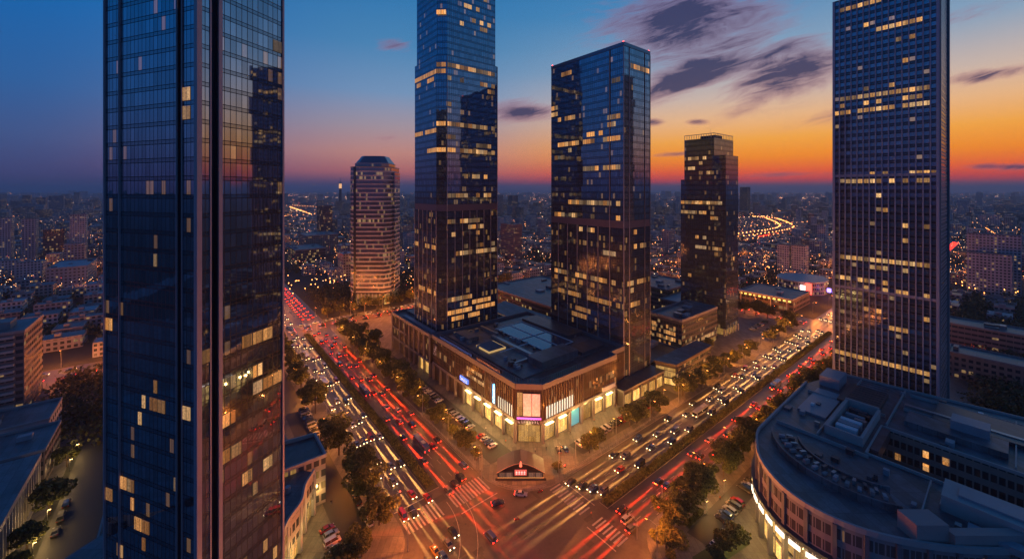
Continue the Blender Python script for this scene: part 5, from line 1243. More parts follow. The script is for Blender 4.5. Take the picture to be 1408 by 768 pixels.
for i, (a, b) in enumerate(((128, 56), (137, 66), (141, 68), (152, 66.8))): put_lamp(yel, a, b, 0, ['small yellow lamp on the lawn by the curved building', 'small yellow lamp under the large trees by the parked cars', 'small yellow lamp just behind the parked cars', 'small yellow lamp near the curved building doorway'][i], None)

# ================================================================ CARS
paints = {}
def cpaint(nm, c): paints[nm] = pbr('car_paint_' + nm, c, .25, .3, coat=1)
for nm, c in (('white', (.7, .7, .7)), ('silver', (.4, .41, .43)), ('black', (.02, .02, .022)), ('grey', (.14, .14, .15)), ('red', (.35, .03, .03)), ('blue', (.04, .08, .22)), ('yellow', (.65, .35, .04))): cpaint(nm, c)
tyre = pbr('tyre', (.02, .02, .02), .8)
headg = pbr('headlight_on', (.8, .8, .7), .3, emis=(1, .66, .32), es=10, sample=False); tailg = pbr('taillight_on', (.4, .02, .02), .3, emis=(1, .03, .012), es=9, sample=False)
heado = pbr('headlight_off', (.5, .52, .55), .15); tailo = pbr('taillight_off', (.25, .02, .02), .3)
def car_geo(kind):
    """x forward; returns body, glass, wheels[4], head[2], tail[2] builders"""
    L, w = (4.6, .9) if kind == 'sedan' else (4.7, .94); h = 1.42 if kind == 'sedan' else 1.72
    if kind == 'van': L, w, h = 5.0, .95, 2.05
    b = MB(); hl = L / 2
    zt = .86 if kind == 'sedan' else 1.0
    def sec(x, z0, z1, ww): return [(x, -ww, z0), (x, ww, z0), (x, ww, (z0 + z1) * .55), (x, ww * .88, z1), (x, -ww * .88, z1), (x, -ww, (z0 + z1) * .55)]
    b.loft([sec(-hl, .42, zt - .1, w * .84), sec(-hl + .18, .3, zt, w * .95), sec(-hl + 1, .24, zt + .04, w), sec(.3, .22, zt + .03, w), sec(hl - 1.0, .24, zt - .02, w), sec(hl - .25, .28, zt - .14, w * .93), sec(hl, .4, zt - .26, w * .78)])
    x0, x1, x2, x3 = {'sedan': (-1.75, -1.05, .35, 1.05), 'suv': (-2.15, -1.85, .45, 1.15), 'van': (-2.4, -2.3, 1.0, 1.75)}[kind]
    def cab(x, z, ww): return [(x, -ww, z), (x, ww, z)]
    gz = MB(); wt = w * .74
    bt = [(x0, -w * .87, zt), (x3, -w * .87, zt), (x3, w * .87, zt), (x0, w * .87, zt)]; tp = [(x1, -wt, h - .06), (x2, -wt, h - .06), (x2, wt, h - .06), (x1, wt, h - .06)]
    gz.loft([bt, tp])
    rf = [(x1 - .05, -wt - .02, h - .06), (x2 + .05, -wt - .02, h - .06), (x2 + .05, wt + .02, h - .06), (x1 - .05, wt + .02, h - .06)]
    b.loft([rf, [(q[0] * .93, q[1] * .93, h) for q in rf]])
    for s_ in (-1, 1):        # pillars
        for (p_, q_) in ((bt[0], tp[0]), (bt[1], tp[1])):
            b.tube([(p_[0], s_ * w * .885, zt), (q_[0], s_ * (wt + .02), h - .04)], .05, 4)
        mx_ = (x1 + x2) / 2; b.tube([(mx_, s_ * w * .89, zt), (mx_, s_ * (wt + .02), h - .04)], .04, 4)
    wh = []
    for sx in (-1, 1):
        for sy in (-1, 1):
            m_ = MB(); x = sx * (hl - .85); m_.tube([(x, sy * (w - .2), .33), (x, sy * (w + .01), .33)], .33, 10); wh.append(m_)
    hd, tl = [], []
    for sy in (-1, 1):
        m_ = MB(); m_.box(hl - .12, hl + .03, sy * w * .78 - .2, sy * w * .78 + .2 if 0 else sy * w * .78 + .2, .5, .68); hd.append(m_)
        m_ = MB(); m_.box(-hl - .04, -hl + .1, sy * w * .72 - .24, sy * w * .72 + .24, .6, .8); tl.append(m_)
    return b, gz, wh, hd, tl
def spot(name, col, power, ang, tilt_deg, loc, rz, blend=.9):
    ld = bpy.data.lights.new(name, 'SPOT'); ld.energy = power; ld.color = col; ld.spot_size = R(ang); ld.spot_blend = blend; ld.shadow_soft_size = .15
    return ld
LD_H = spot('headlight_beam', (1, .42, .1), 1500000, 26, 0, 0, 0); LD_T = spot('taillight_glow', (1, .035, .006), 1700000, 28, 0, 0, 0, .9)
CARP = {}
def car_proto(kind, colr, mode, detail):
    k = (kind, colr, mode, detail)
    if k in CARP: return CARP[k], False
    b, gz, wh, hd, tl = car_geo(kind); pm = paints[colr]
    hm = headg if mode == 'white' else heado; tm = tailg if mode == 'red' else tailo
    if detail:
        r_ = empty('car', (0, 0, 0))
        b.build('body', pm, r_, fixn=True); gz.build('windows', darkglass, r_, fixn=True)
        for m_ in wh: m_.build('wheel', tyre, r_)
        for m_ in hd: m_.build('headlight', hm, r_)
        for m_ in tl: m_.build('taillight', tm, r_)
        if colr == 'yellow':
            m_ = MB(); m_.box(-.5, -.2, -.3, .3, 1.42, 1.58); m_.build('roof_sign', pbr('taxi_sign', (.8, .7, .4), .4, emis=(1, .8, .4), es=1.5), r_)
    else:
        g = MB(); mats = [pm, darkglass, tyre, hm, tm]
        for i, ms in enumerate(([b], [gz], wh, hd, tl)):
            for m_ in ms:
                for f, u in zip(m_.f, m_.uv): g.quad([m_.v[j] for j in f], i, u)
        r_ = g.build('car', mats)
    if not detail: KIDS.setdefault(r_.name, [])
    if mode in ('white', 'red'):
        lo = bpy.data.objects.new(LD_H.name if mode == 'white' else LD_T.name, LD_H if mode == 'white' else LD_T); C.objects.link(lo); lo.parent = r_
        if mode == 'white': lo.location = (2.5, 0, 1.0); lo.rotation_euler = (0, R(-83), 0); lo.scale = (1, .2, 1)
        else: lo.location = (-2.5, 0, 1.0); lo.rotation_euler = (0, R(82), 0); lo.scale = (1, .22, 1)
        KIDS.setdefault(r_.name, []).append(lo)
    CARP[k] = r_; return r_, True
def put_car(kind, colr, mode, a, b, heading, label, group, z, detail):
    pr, fresh = car_proto(kind, colr, mode, detail)
    r_ = pr if fresh else copy_tree(pr)
    r_.location = W(a, b, z); r_.rotation_euler = (0, 0, TH + heading); tag(r_, label, 'taxi' if colr == 'yellow' else 'car', group); return r_
def bus_proto(mode):
    r_ = empty('bus', (0, 0, 0))
    g = MB(); g.loft([[(-5.7, -1.22, .45), (-5.7, 1.22, .45), (-5.7, 1.15, 3.0), (-5.7, -1.15, 3.0)], [(5.5, -1.22, .4), (5.5, 1.22, .4), (5.5, 1.15, 3.0), (5.5, -1.15, 3.0)], [(5.8, -1.1, .5), (5.8, 1.1, .5), (5.7, 1.0, 2.9), (5.7, -1.0, 2.9)]]); g.build('body', paints['silver' if mode == 'white' else 'blue'], r_, fixn=True)
    for sy in (-1, 1):
        g = MB(); g.box(-5.2, 5.0, sy * 1.24 - .02, sy * 1.24 + .02, 1.4, 2.5); g.build('window_band', darkglass, r_)
        for x in (-3.6, 3.6): g = MB(); g.tube([(x, sy * .95, .48), (x, sy * 1.24, .48)], .48, 10); g.build('wheel', tyre, r_)
        g = MB(); g.box(5.74, 5.84, sy * .85 - .16, sy * .85 + .16, .75, 1.0); g.build('headlight', headg if mode == 'white' else heado, r_)
        g = MB(); g.box(-5.78, -5.7, sy * .95 - .14, sy * .95 + .14, .9, 1.3); g.build('taillight', tailg if mode == 'red' else tailo, r_)
    g = MB(); g.box(5.72, 5.82, -1.0, 1.0, 1.3, 2.4); g.build('windscreen', darkglass, r_)
    g = MB(); g.box(-3, -1, -.7, .7, 3.0, 3.3); g.build('roof_unit', roofl, r_)
    return r_
BUSP = {}
rc = random.Random(11)
cols = ['silver', 'black', 'grey', 'black', 'grey', 'black', 'blue', 'red']
names = {'sedan': 'saloon car', 'suv': 'estate car', 'van': 'minivan'}
far_traffic = []; BEAMS = []
def lane(fixed, lo, hi, along, mode, heading, phrase, group, gap0, gap1, z, ymax=310):
    t = lo; i = 0
    while t < hi:
        a, b = (fixed, t) if along == 'b' else (t, fixed)
        jit = rc.uniform(-.25, .25); a2, b2 = (a + jit, b) if along == 'b' else (a, b + jit)
        kind = rc.choice(['sedan', 'sedan', 'suv', 'sedan', 'van']); colr = rc.choice(cols)
        P = W(a2, b2)
        if P.y < ymax:
            i += 1
            if rc.random() < .045 and t > lo + 14:
                if mode in BUSP: r_ = copy_tree(BUSP[mode])
                else: r_ = BUSP[mode] = bus_proto(mode)
                t += 6; a2, b2 = (a, t) if along == 'b' else (t, b)
                r_.location = W(a2, b2, z); r_.rotation_euler = (0, 0, TH + heading); tag(r_, f'{"silver" if mode == "white" else "blue"} bus, {ordn(i)} from the junction {phrase}', 'bus', 'buses in the avenue traffic')
                t += rc.uniform(gap0, gap1) + 5; continue
            put_car(kind, colr, mode, a2, b2, heading, f'{colr} {names[kind]}, {ordn(i)} from the junction {phrase}', group, z, P.y < 195)
        else: far_traffic.append((kind, mode, a2, b2, heading)); BEAMS.append((mode, a2, b2, heading))
        t += rc.uniform(gap0, gap1)
LN = ['kerb lane', 'outer middle lane', 'inner middle lane', 'median lane']
for k, a in enumerate((56.4, 59.6, 62.8, 66.0)):
    lane(a, 104 + 3 * k, 338, 'b', 'white', -PI / 2, f'on left avenue {LN[k]}, headlights on', 'oncoming cars on the left avenue', 14, 27, .03)
for k, a in enumerate((85.0, 81.2, 77.6, 74.1)):
    lane(a, (138, 133, 131, 104)[k], 338, 'b', 'red', PI / 2, f'on left avenue {LN[k]}, tail lights on', 'departing cars on the left avenue', 14 if k else 18, 26 if k else 34, .03)
for k, b in enumerate((104.6, 101, 97.6, 94.4)):
    lane(b, 112 + 2 * k, 384, 'a', 'white', PI, f'on right avenue {LN[k]}, headlights on', 'oncoming cars on the right avenue', 14, 27, .03)
for k, b in enumerate((78.2, 81.4, 84.6)):
    lane(b, 112 + 2 * k, 384, 'a', 'red', 0, f'on right avenue {LN[k]}, tail lights on', 'departing cars on the right avenue', 14, 27, .03)
for k, b in enumerate((346.5, 351, 354.5)):
    lane(b, 62, 205, 'a', 'red', PI, ['on cross street, near lane, tail lights on', 'on cross street, second lane, tail lights on', 'on cross street, middle lane, tail lights on'][k], 'tail lit cars on the cross street', 8.5, 14, .03, 0)
for k, b in enumerate((359, 363)):
    lane(b, 62, 205, 'a', 'white', 0, ['on cross street, third lane, headlights on', 'on cross street, far lane, headlights on'][k], 'headlit cars on the cross street', 8.5, 14, .03, 0)
for k, b in enumerate((349, 360)):
    lane(b, -120, -30, 'a', ['red', 'white'][k], [PI, 0][k], ['far left on cross street, tail lights on', 'far left on cross street, headlights on'][k], 'cars on the far left stretch of the cross street', 8.5, 13, .03, 0)
for k, b in enumerate((94.4, 97.6, 101, 104.6)):
    lane(b, 419, 530, 'a', 'white', PI, f'on right avenue beyond crossroads, {LN[3 - k]}', 'oncoming cars beyond the far crossroads', 17, 28, .03, 0)
for k, a in enumerate((393, 400)):
    lane(a, 112, 200, 'b', 'red', PI / 2, ['on far crossing road, kerb lane', 'on far crossing road, inner lane'][k], 'tail lit cars on the far crossing road', 13, 20, .03, 0)
for k, (a, b, hd) in enumerate(((93.5, 112.0, 15), (84.5, 113.8, 40))):
    put_car('sedan', ['silver', 'black', 'white', 'grey', 'red'][k], 'red', a, b, R(hd - 60), ['silver car turning in the junction near the rounded kerb', 'black car starting its turn beside the left zebra crossing'][k], None, .03, True)
put_car('sedan', 'yellow', 'white', 58.4, 99.0 + 11.5, -PI / 2, 'yellow taxi waiting in the near kerb lane at the bottom of the left avenue', None, .03, True)

# everything further out: one mass of traffic
g = MB()
rf_ = random.Random(4)
def far_run(fn, lo, hi, offs_, mode, gap, ga=None):
    for o_ in offs_:
        t = lo + rf_.random() * gap
        while t < hi:
            x, y, hd = fn(t, o_); far_traffic.append(('sedan', mode, x, y, hd)); t += gap * rf_.uniform(.7, 1.4)
for k, b in enumerate((94.4, 97.6, 101, 104.6)): far_run(lambda t, o: (t, o, PI), 532, 1250, [b], 'white', 11)
for k, b in enumerate((78.2, 81.4, 84.6)): far_run(lambda t, o: (t, o, 0), 418, 1250, [b], 'red', 11)
for o_ in (346, 349.5, 353): far_run(lambda t, o: (t, o, PI), 208, 520, [o_], 'red', 12)
for o_ in (358, 361.5, 365): far_run(lambda t, o: (t, o, 0), 208, 520, [o_], 'white', 14)
for o_ in (392, 395.5, 399): far_run(lambda t, o: (o, t, PI / 2), 203, 340, [o_], 'red', 10)
for o_ in (405, 409): far_run(lambda t, o: (o, t, -PI / 2), 203, 340, [o_], 'white', 14)
for o_ in (57, 61, 65): far_run(lambda t, o: (o, t, -PI / 2), 372, 800, [o_], 'white', 14)
for o_ in (75, 79, 83): far_run(lambda t, o: (o, t, PI / 2), 372, 800, [o_], 'red', 10)
def curve_pt(pts, t):
    s_ = t
    for i in range(len(pts) - 1):
        L = math.dist(pts[i], pts[i + 1])
        if s_ <= L: f = s_ / L; return pts[i][0] + (pts[i + 1][0] - pts[i][0]) * f, pts[i][1] + (pts[i + 1][1] - pts[i][1]) * f, math.atan2(pts[i + 1][1] - pts[i][1], pts[i + 1][0] - pts[i][0])
        s_ -= L
    return None
FARR = [(940, 398), (972, 392), (1060, 388), (1127, 384), (1230, 388), (1330, 410), (1480, 475), (1637, 556), (1719, 634)]
FARL = [(507, 3152), (395, 1800)]
def curve_len(p): return sum(math.dist(p[i], p[i + 1]) for i in range(len(p) - 1))
def on_curve(pts, off, gap, mode):
    t = 0
    while t < curve_len(pts) - 1:
        x, y, hd = curve_pt(pts, t); far_traffic.append(('sedan', mode, x - math.sin(hd) * off, y + math.cos(hd) * off, hd if mode == 'red' else hd + PI)); t += gap * rf_.uniform(.6, 1.4)
for o_ in (-9, -5): on_curve(FARR, o_, 9, 'red')
for o_ in (5, 9): on_curve(FARR, o_, 9, 'white')
for o_ in (-20, 0): on_curve(FARL, o_, 22, 'white')
on_curve(FARL, 18, 22, 'red')
for (kind, mode, a, b, hd) in far_traffic:
    c, s_ = math.cos(TH + hd), math.sin(TH + hd); O = W(a, b, .03); dist = O.y
    w, hh = .88, 1.35
    loc = lambda x, y, z: (O.x + x * c - y * s_, O.y + x * s_ + y * c, O.z + z)
    mi = rf_.randrange(3)
    bx = lambda x0, x1, y0, y1, z0, z1, m, tx=0: g.loft([[loc(x0, y0, z0), loc(x1, y0, z0), loc(x1, y1, z0), loc(x0, y1, z0)], [loc(x0 + tx, y0 * (.8 if tx else 1), z1), loc(x1 - tx, y0 * (.8 if tx else 1), z1), loc(x1 - tx, y1 * (.8 if tx else 1), z1), loc(x0 + tx, y1 * (.8 if tx else 1), z1)]], m)
    bx(-2.3, 2.3, -w, w, .3, .85, mi); bx(-1.6, .9, -w * .9, w * .9, .85, 1.4, 3, .5)
    for sy in (-1, 1):
        e = 1.15 + max(0, dist - 300) / 420
        if mode == 'white': bx(2.2, 2.35, sy * .62 - .2 * e, sy * .62 + .2 * e, .5, .5 + .18 * e, 4)
        else: bx(-2.36, -2.2, sy * .6 - .25 * e, sy * .6 + .25 * e, .6, .6 + .2 * e, 5)
ft = g.build('far_traffic', [paints['white'], paints['black'], paints['silver'], darkglass, headg, tailg])
for (mode, a, b, hd) in BEAMS:
    P_ = W(a, b); M_ = Matrix.Translation((P_.x, P_.y, .03)) @ Matrix.Rotation(TH + hd, 4, 'Z')
    lo = bpy.data.objects.new('headlight_beam' if mode == 'white' else 'taillight_glow', LD_H if mode == 'white' else LD_T); C.objects.link(lo); lo.parent = ft
    L_ = Matrix.LocRotScale(Vector((2.5 if mode == 'white' else -2.5, 0, 1.0)), Matrix.Rotation(R(-83) if mode == 'white' else R(82), 3, 'Y'), Vector((1, .22, 1)))
    lo.matrix_local = M_ @ L_
tag(ft, 'mass of distant cars with glowing lights on the further roads', 'traffic', kind='stuff')
# glow lamps for the far traffic: real street lamps seen at distance are in the city lamps below

# parked cars
def parked(lst, phrase, group, z=.14):
    for i, (a, b, hd) in enumerate(lst):
        kind = rc.choice(['sedan', 'sedan', 'suv', 'van']); colr = rc.choice(['white', 'silver', 'black', 'black', 'grey', 'silver', 'white', 'blue', 'red'])
        if abs(W(a, b).y) < 262 or True:
            put_car(kind, colr, 'parked', a, b, R(hd), f'{colr} {names[kind]}, {ordn(i+1)} {phrase}', group, z, W(a, b).y < 185)
parked([(46.3, 134 + 5.6 * k, 92) for k in range(5)], 'in the kerb queue by the podium', 'cars parked along the service road kerb')
parked([(34.8 + (k % 2) * .4, 127 + 3.1 * k, 4) for k in range(5)], 'from the near end of the bay by the wavy podium', 'cars parked by the wavy podium')
parked([(44.8, 196 + 3.0 * k, 8) for k in range(5)] + [(44.4, 213 + 3 * k, 8) for k in range(4)], 'from the near end beyond the boxy wing', 'cars parked beyond the boxy wing')
parked([(101.6, 140.6 + 2.9 * k, 3) for k in range(4)], 'in the trio nearest the mall corner on its left side', 'cars parked nearest the mall corner')
parked([(101.4, 158 + 2.9 * k, 5) for k in range(7)], 'in the middle group before the mall avenue wall', 'cars parked before the mall avenue wall')
parked([(101.4, 188 + 3 * k, 5) for k in range(7)] + [(101.6, 232 + 3 * k, 5) for k in range(6)], 'in the far rows along the mall avenue wall', 'cars parked in the far rows by the mall')
parked([(121.5, 120.8, 60), (124.3, 119.5, 66)], 'of the two beside the kiosk', 'cars parked beside the kiosk')
parked([(131.6 + 2.9 * k, 118.2, 82) for k in range(4)], 'in the near group on the street side of the mall', 'cars parked near the mall street side')
parked([(147 + 2.9 * k, 118.2, 82) for k in range(8)], 'in the long group on the street side of the mall', 'cars parked on the mall street side')
parked([(178 + 2.9 * k, 118.0, 82) for k in range(6)], 'in the group before the slab tower shops', 'cars parked before the slab tower shops')
parked([(127.5 + 4.8 * k, 58.6 + .6 * k, 84 - 90) for k in range(2)] + [(138.5 + 3 * k, 61.5, 80) for k in range(5)] + [(159 + 3 * k, 62.5, 80) for k in range(3)], 'from the lawn beside the curved building', 'cars parked beside the curved building')
parked([(176 + 5.9 * k, 65.4, 0) for k in range(16)], 'from the near end of the narrow service street', 'cars parked along the narrow service street')

parked([(344 + 2.9 * k, 121.5, 84) for k in range(12)], 'in the car park row before the stepped tower', 'cars parked before the stepped tower')
parked([(346 + 2.9 * k, 131, 86) for k in range(10)], 'in the rear car park row before the stepped tower', 'cars in the rear row before the stepped tower')
parked([(-33.5, 140 + 7.5 * k, 92) for k in range(10) if k not in (3, 6)], 'along the kerb of the lower left lane', 'cars parked along the lower left lane')
# ================================================================ JUNCTION FURNITURE
def traffic_light(a, b, rot, label):
    r_ = tag(empty('traffic_light', W(a, b, .13), TH + rot), label, 'traffic light', 'traffic lights at the near junction')
    g = MB(); g.tube([(0, 0, 0), (0, 0, 6.2)], [.12, .08], 7); g.build('pole', metal, r_)
    g = MB(); g.tube([(0, 0, 6), (3.6, 0, 6.3)], .06, 5); g.build('arm', metal, r_)
    h_ = MB(); h_.box(3.3, 3.75, -.18, .18, 5.7, 6.9); hd = h_.build('signal_head', darkmetal, r_)
    m_ = MB(); m_.tube([(3.52, -.19, 6.65), (3.52, -.27, 6.65)], .17, 10); m_.build('red_lamp', pbr('signal_red', (.3, .02, .02), .4, emis=(1, .04, .02), es=18), r_)
for a, b, rot, lb in ((89.8, 131, PI, 'traffic light on its arm at the kerb beside the left zebra crossing'), (53, 132.5, 0, 'traffic light at the left kerb of the oncoming left avenue'), (110.4, 109.8, -PI / 2, 'traffic light at the kiosk end of the right zebra crossing'), (110, 74.8, PI / 2, 'traffic light at the near end of the right zebra crossing')):
    traffic_light(a, b, rot, lb)
# round red sign
r_ = tag(empty('road_sign', W(91.5, 137, .13), 0), 'round red prohibition sign on a post beside the trees by the kiosk', 'road sign')
g = MB(); g.tube([(0, 0, 0), (0, 0, 4)], .06, 6); g.build('post', metal, r_)
g = MB(); g.tube([(0, -.1, 3.6), (0, -.18, 3.6)], .75, 16); g.build('sign_disc', pbr('sign_red', (.6, .03, .03), .4, emis=(1, .06, .04), es=.8), r_)
# railings along the kerb
def railing(name, label, pts):
    B = Bld(name, label, 'railing', *pts[0]); g = MB(); q = MB()
    for i in range(len(pts) - 1):
        for z in (.5, 1.05): g.tube([(pts[i][0], pts[i][1], z), (pts[i + 1][0], pts[i + 1][1], z)], .04, 4)
        L = math.dist(pts[i], pts[i + 1]); k = max(1, int(L / 1.2))
        for j in range(k): q.tube([(pts[i][0] + (pts[i + 1][0] - pts[i][0]) * j / k, pts[i][1] + (pts[i + 1][1] - pts[i][1]) * j / k, .13), (pts[i][0] + (pts[i + 1][0] - pts[i][0]) * j / k, pts[i][1] + (pts[i + 1][1] - pts[i][1]) * j / k, 1.1)], .04, 4)
    B.part('rail', g, palestone); B.part('uprights', q, palestone)
railing('railing', 'pedestrian railing along the right avenue kerb beside the kiosk', [(113 + k * 6, 109.3) for k in range(12)])
railing('railing', 'pedestrian railing on the rounded kerb in front of the kiosk', arc(109, 129, 20.4, 195, 255, 8))
railing('railing', 'pedestrian railing between the red traffic and the trees on the left avenue', [(88.5, 134 + k * 7) for k in range(12)])

# people (far too small for faces in the picture, still whole figures)
def person_mesh(seed, topc, legc):
    rnd = random.Random(seed); st = rnd.uniform(.12, .3); ar = rnd.uniform(.05, .25)
    me = bpy.data.meshes.new('person')
    V = [(0, 0, .93), (0, 0, 1.15), (0, 0, 1.42), (0, 0, 1.52), (.02, 0, 1.62), (.01, 0, 1.74), (0, -.1, .9), (st * .6, -.11, .5), (st - .02 - st, -.11, .08), (.14, -.11, .04), (0, .1, .9), (-st * .2, .11, .5), (-st, .11, .1), (-st + .14, .11, .05),
         (0, -.19, 1.42), (-ar * .4, -.25, 1.14), (ar * .5, -.24, .88), (0, .19, 1.42), (ar * .4, .25, 1.14), (ar, .24, .9)]
    E = [(0, 1), (1, 2), (2, 3), (3, 4), (4, 5), (0, 6), (6, 7), (7, 8), (8, 9), (0, 10), (10, 11), (11, 12), (12, 13), (2, 14), (14, 15), (15, 16), (2, 17), (17, 18), (18, 19)]
    rad = [.15, .14, .15, .06, .1, .085, .1, .07, .05, .04, .1, .07, .05, .04, .07, .05, .035, .07, .05, .035]
    me.from_pydata(V, E, []); o = bpy.data.objects.new('tmp', me); C.objects.link(o)
    md = o.modifiers.new('s', 'SKIN')
    for i, r in enumerate(rad): me.skin_vertices[0].data[i].radius = (r, r)
    me.skin_vertices[0].data[0].use_root = True
    o.modifiers.new('ss', 'SUBSURF').levels = 1
    dg = bpy.context.evaluated_depsgraph_get(); nm = bpy.data.meshes.new_from_object(o.evaluated_get(dg)); bpy.data.objects.remove(o)
    nm.materials.clear()
    for mm in (pbr('cloth_%s' % topc[0], topc[1], .8), pbr('cloth_%s' % legc[0], legc[1], .8), pbr('skin', (.45, .28, .2), .5), pbr('hair', (.02, .015, .012), .5)): nm.materials.append(mm)
    for f in nm.polygons:
        c = f.center; f.material_index = 3 if c.z > 1.68 or (c.z > 1.56 and c.x < -.03) else 2 if c.z > 1.5 or (abs(c.y) > .2 and c.z < .95) else 0 if c.z > .9 else 1
        f.use_smooth = True
    return nm
PM = [person_mesh(1, ('white', (.6, .6, .58)), ('navy', (.03, .04, .08))), person_mesh(2, ('black', (.02, .02, .02)), ('denim', (.08, .12, .2))), person_mesh(3, ('rust', (.4, .1, .05)), ('black', (.02, .02, .02)))]
for k, (a, b, hd, lb) in enumerate(((113.5, 126.5, 10, 'walking past the corner entrance'), (118, 124.5, 120, 'standing before the corner shop windows'), (107.5, 139, 60, 'walking by the lit shopfront left of the corner'), (106, 152, 260, 'between parked cars and lit shops'), (134, 125.8, 0, 'walking on the street side of the shopping centre'),
        (150, 125.5, 180, 'by the lit shops on the street side'), (98.5, 119.5, 30, 'waiting in front of the kiosk'), (105.5, 115.3, 200, 'standing beside the kiosk near the rounded kerb'), (106, 90, 90, 'crossing on the right zebra crossing'), (62, 125.5, 0, 'crossing on the left zebra crossing'),
        (136, 60, 150, 'on the path by the curved building'), (147, 66, 200, 'by the parked cars near the curved building'), (195, 121.5, 20, 'in front of the slab tower shops'), (38.8, 150, 80, 'beside the boxy podium wing'))):
    o = bpy.data.objects.new('person', PM[k % 3]); C.objects.link(o); o.location = W(a, b, .135 if k not in (8, 9) else .03); o.rotation_euler = (0, 0, TH + R(hd))
    tag(o, ['person in white top and navy trousers ', 'person in a black top and jeans ', 'person in rust top and black trousers '][k % 3] + lb, 'person')
# scooters
def scooter(a, b, rot, label, tail):
    r_ = tag(empty('scooter', W(a, b, .03), TH + rot), label, 'scooter')
    for x in (-.65, .65):
        g = MB(); g.tube([(x, -.07, .28), (x, .07, .28)], .28, 10); g.build('wheel', tyre, r_)
    g = MB(); g.loft([[(-.95, -.16, .5), (-.95, .16, .5), (-.95, .12, .75), (-.95, -.12, .75)], [(-.2, -.2, .35), (-.2, .2, .35), (-.2, .16, .78), (-.2, -.16, .78)], [(.3, -.18, .3), (.3, .18, .3), (.3, .15, .42), (.3, -.15, .42)], [(.62, -.16, .3), (.62, .16, .3), (.55, .14, 1.0), (.55, -.14, 1.0)]]); g.build('body', paints['red'], r_, fixn=True)
    g = MB(); g.tube([(.5, -.33, 1.08), (.45, 0, 1.02), (.5, .33, 1.08)], .03, 5); g.build('handlebar', darkmetal, r_)
    g = MB(); g.box(-.99, -.93, -.1, .1, .62, .74); g.build('taillight', tailg, r_)
    o = bpy.data.objects.new('rider', PM[1]); C.objects.link(o); o.location = W(a, b, -.06 + .03) ; o.rotation_euler = (0, 0, TH + rot); o.name = 'person'; tag(o, 'person in dark clothes riding the ' + label.split(' scooter')[0] + ' scooter', 'person')
scooter(85.4, 104.2, R(-20), 'red scooter crossing the open junction on its own', True)
scooter(99.6, 108.6, R(160), 'dark red scooter close to the kerb at the right zebra crossing', True)

# ================================================================ RADIO TOWER
B = Bld('lit_tower', 'slim tower with a brightly lit lantern top on the horizon left of the banded tower', 'tower', 616, 2207)
P8 = lambda r: [(616 + r * math.cos(2 * PI * k / 8), 2207 + r * math.sin(2 * PI * k / 8)) for k in range(8)]
g = MB(); g.prism(P8(8), 0, 118, 0, 0, inset=.2); B.part('shaft', g, brown)
g = MB(); g.prism(P8(7), 118, 142, 0, 0); B.part('lantern', g, pbr('lantern_glow', (.6, .4, .2), .5, emis=(1, .5, .2), es=1.1, sample=False))
g = MB(); g.prism(P8(7.5), 142, 153, 0, 0, inset=.6); g.tube([(616, 2207, 150), (616, 2207, 175)], [1.5, .5], 5); B.part('spire', g, palestone)

# ================================================================ THE CITY BEYOND
# houses and blocks one by one near the centre, then one mass
res = [(54 - 16, 88 + 22, -100, 820), (-200, 1300, 66, 118), (-420, 900, 336, 374), (384, 420, -200, 600), (88, 420, 108, 343), (-60, 60, 0, 343), (-130, -20, 60, 345), (88, 420, -200, 76)]
own = [(424, 560, 120, 176), (605, 630, 160, 206), (636, 690, -8, 42), (556, 580, -80, -40), (410, 440, -66, 38), (345, 372, -76, 32), (516, 550, -66, -12), (388, 412, 480, 528), (-130, -88, 665, 740), (200, 234, 870, 905), (114, 205, 635, 795), (-225, -20, 880, 960), (-70, -40, 876, 900), (-45, 35, 1075, 1170), (248, 280, 368, 390), (-150, 60, 240, 345), (600, 632, 2190, 2222), (1915, 1958, 740, 780), (88, 260, 376, 470)]
rg = random.Random(21)
styles = [('grey', pmat('city_grey', (.25, .25, .28), 3.2, 3.3, .1, wx=(.2, .8))), ('beige', pmat('city_beige', (.3, .27, .25), 3.0, 3.2, .12, wx=(.2, .8))), ('brown', pmat('city_brown', (.2, .16, .15), 3.0, 3.3, .13, wx=(.15, .85))), ('pale', pmat('city_pale', (.42, .4, .42), 2.8, 3.1, .1, wx=(.22, .78)))]
vx = lambda x, y: 704 + x / y * 556
cells = []
for ia in range(-42, 90):
    for ib in range(-44, 90):
        a, b = ia * 27 + rg.uniform(0, 7), ib * 27 + rg.uniform(0, 7)
        P = W(a, b)
        if P.y < 215 or P.y > 1500: continue
        px = vx(P.x, P.y)
        if px < -30 or px > 1440: continue
        w, d_ = rg.uniform(11, 21), rg.uniform(11, 21)
        if any(a + w > q[0] - 3 and a < q[1] + 3 and b + d_ > q[2] - 3 and b < q[3] + 3 for q in res + own): continue
        cells.append((P.y, px, a, b, w, d_))
cells.sort()
def hcap(px, Y, h):
    if 1008 < px < 1098 and 450 < Y < 1500: return min(h, 9)
    if 386 < px < 436 and 900 < Y < 3000: return min(h, 9)
    return h
hid = [(145, 389), (570, 683), (758, 890), (936, 1013), (1147, 1305)]
secs = ((-40, 145, 'left of the near glass tower'), (145, 389, 'behind the near glass tower'), (389, 484, 'between the near tower and the banded tower'), (484, 571, 'around the banded tower'), (571, 757, 'between the tallest tower and the slab tower'), (757, 937, 'left of the stepped tower'), (937, 1147, 'between the stepped tower and the ribbed tower'), (1147, 1450, 'right of the ribbed tower'))
ct = {}; nind = 0; mass = []
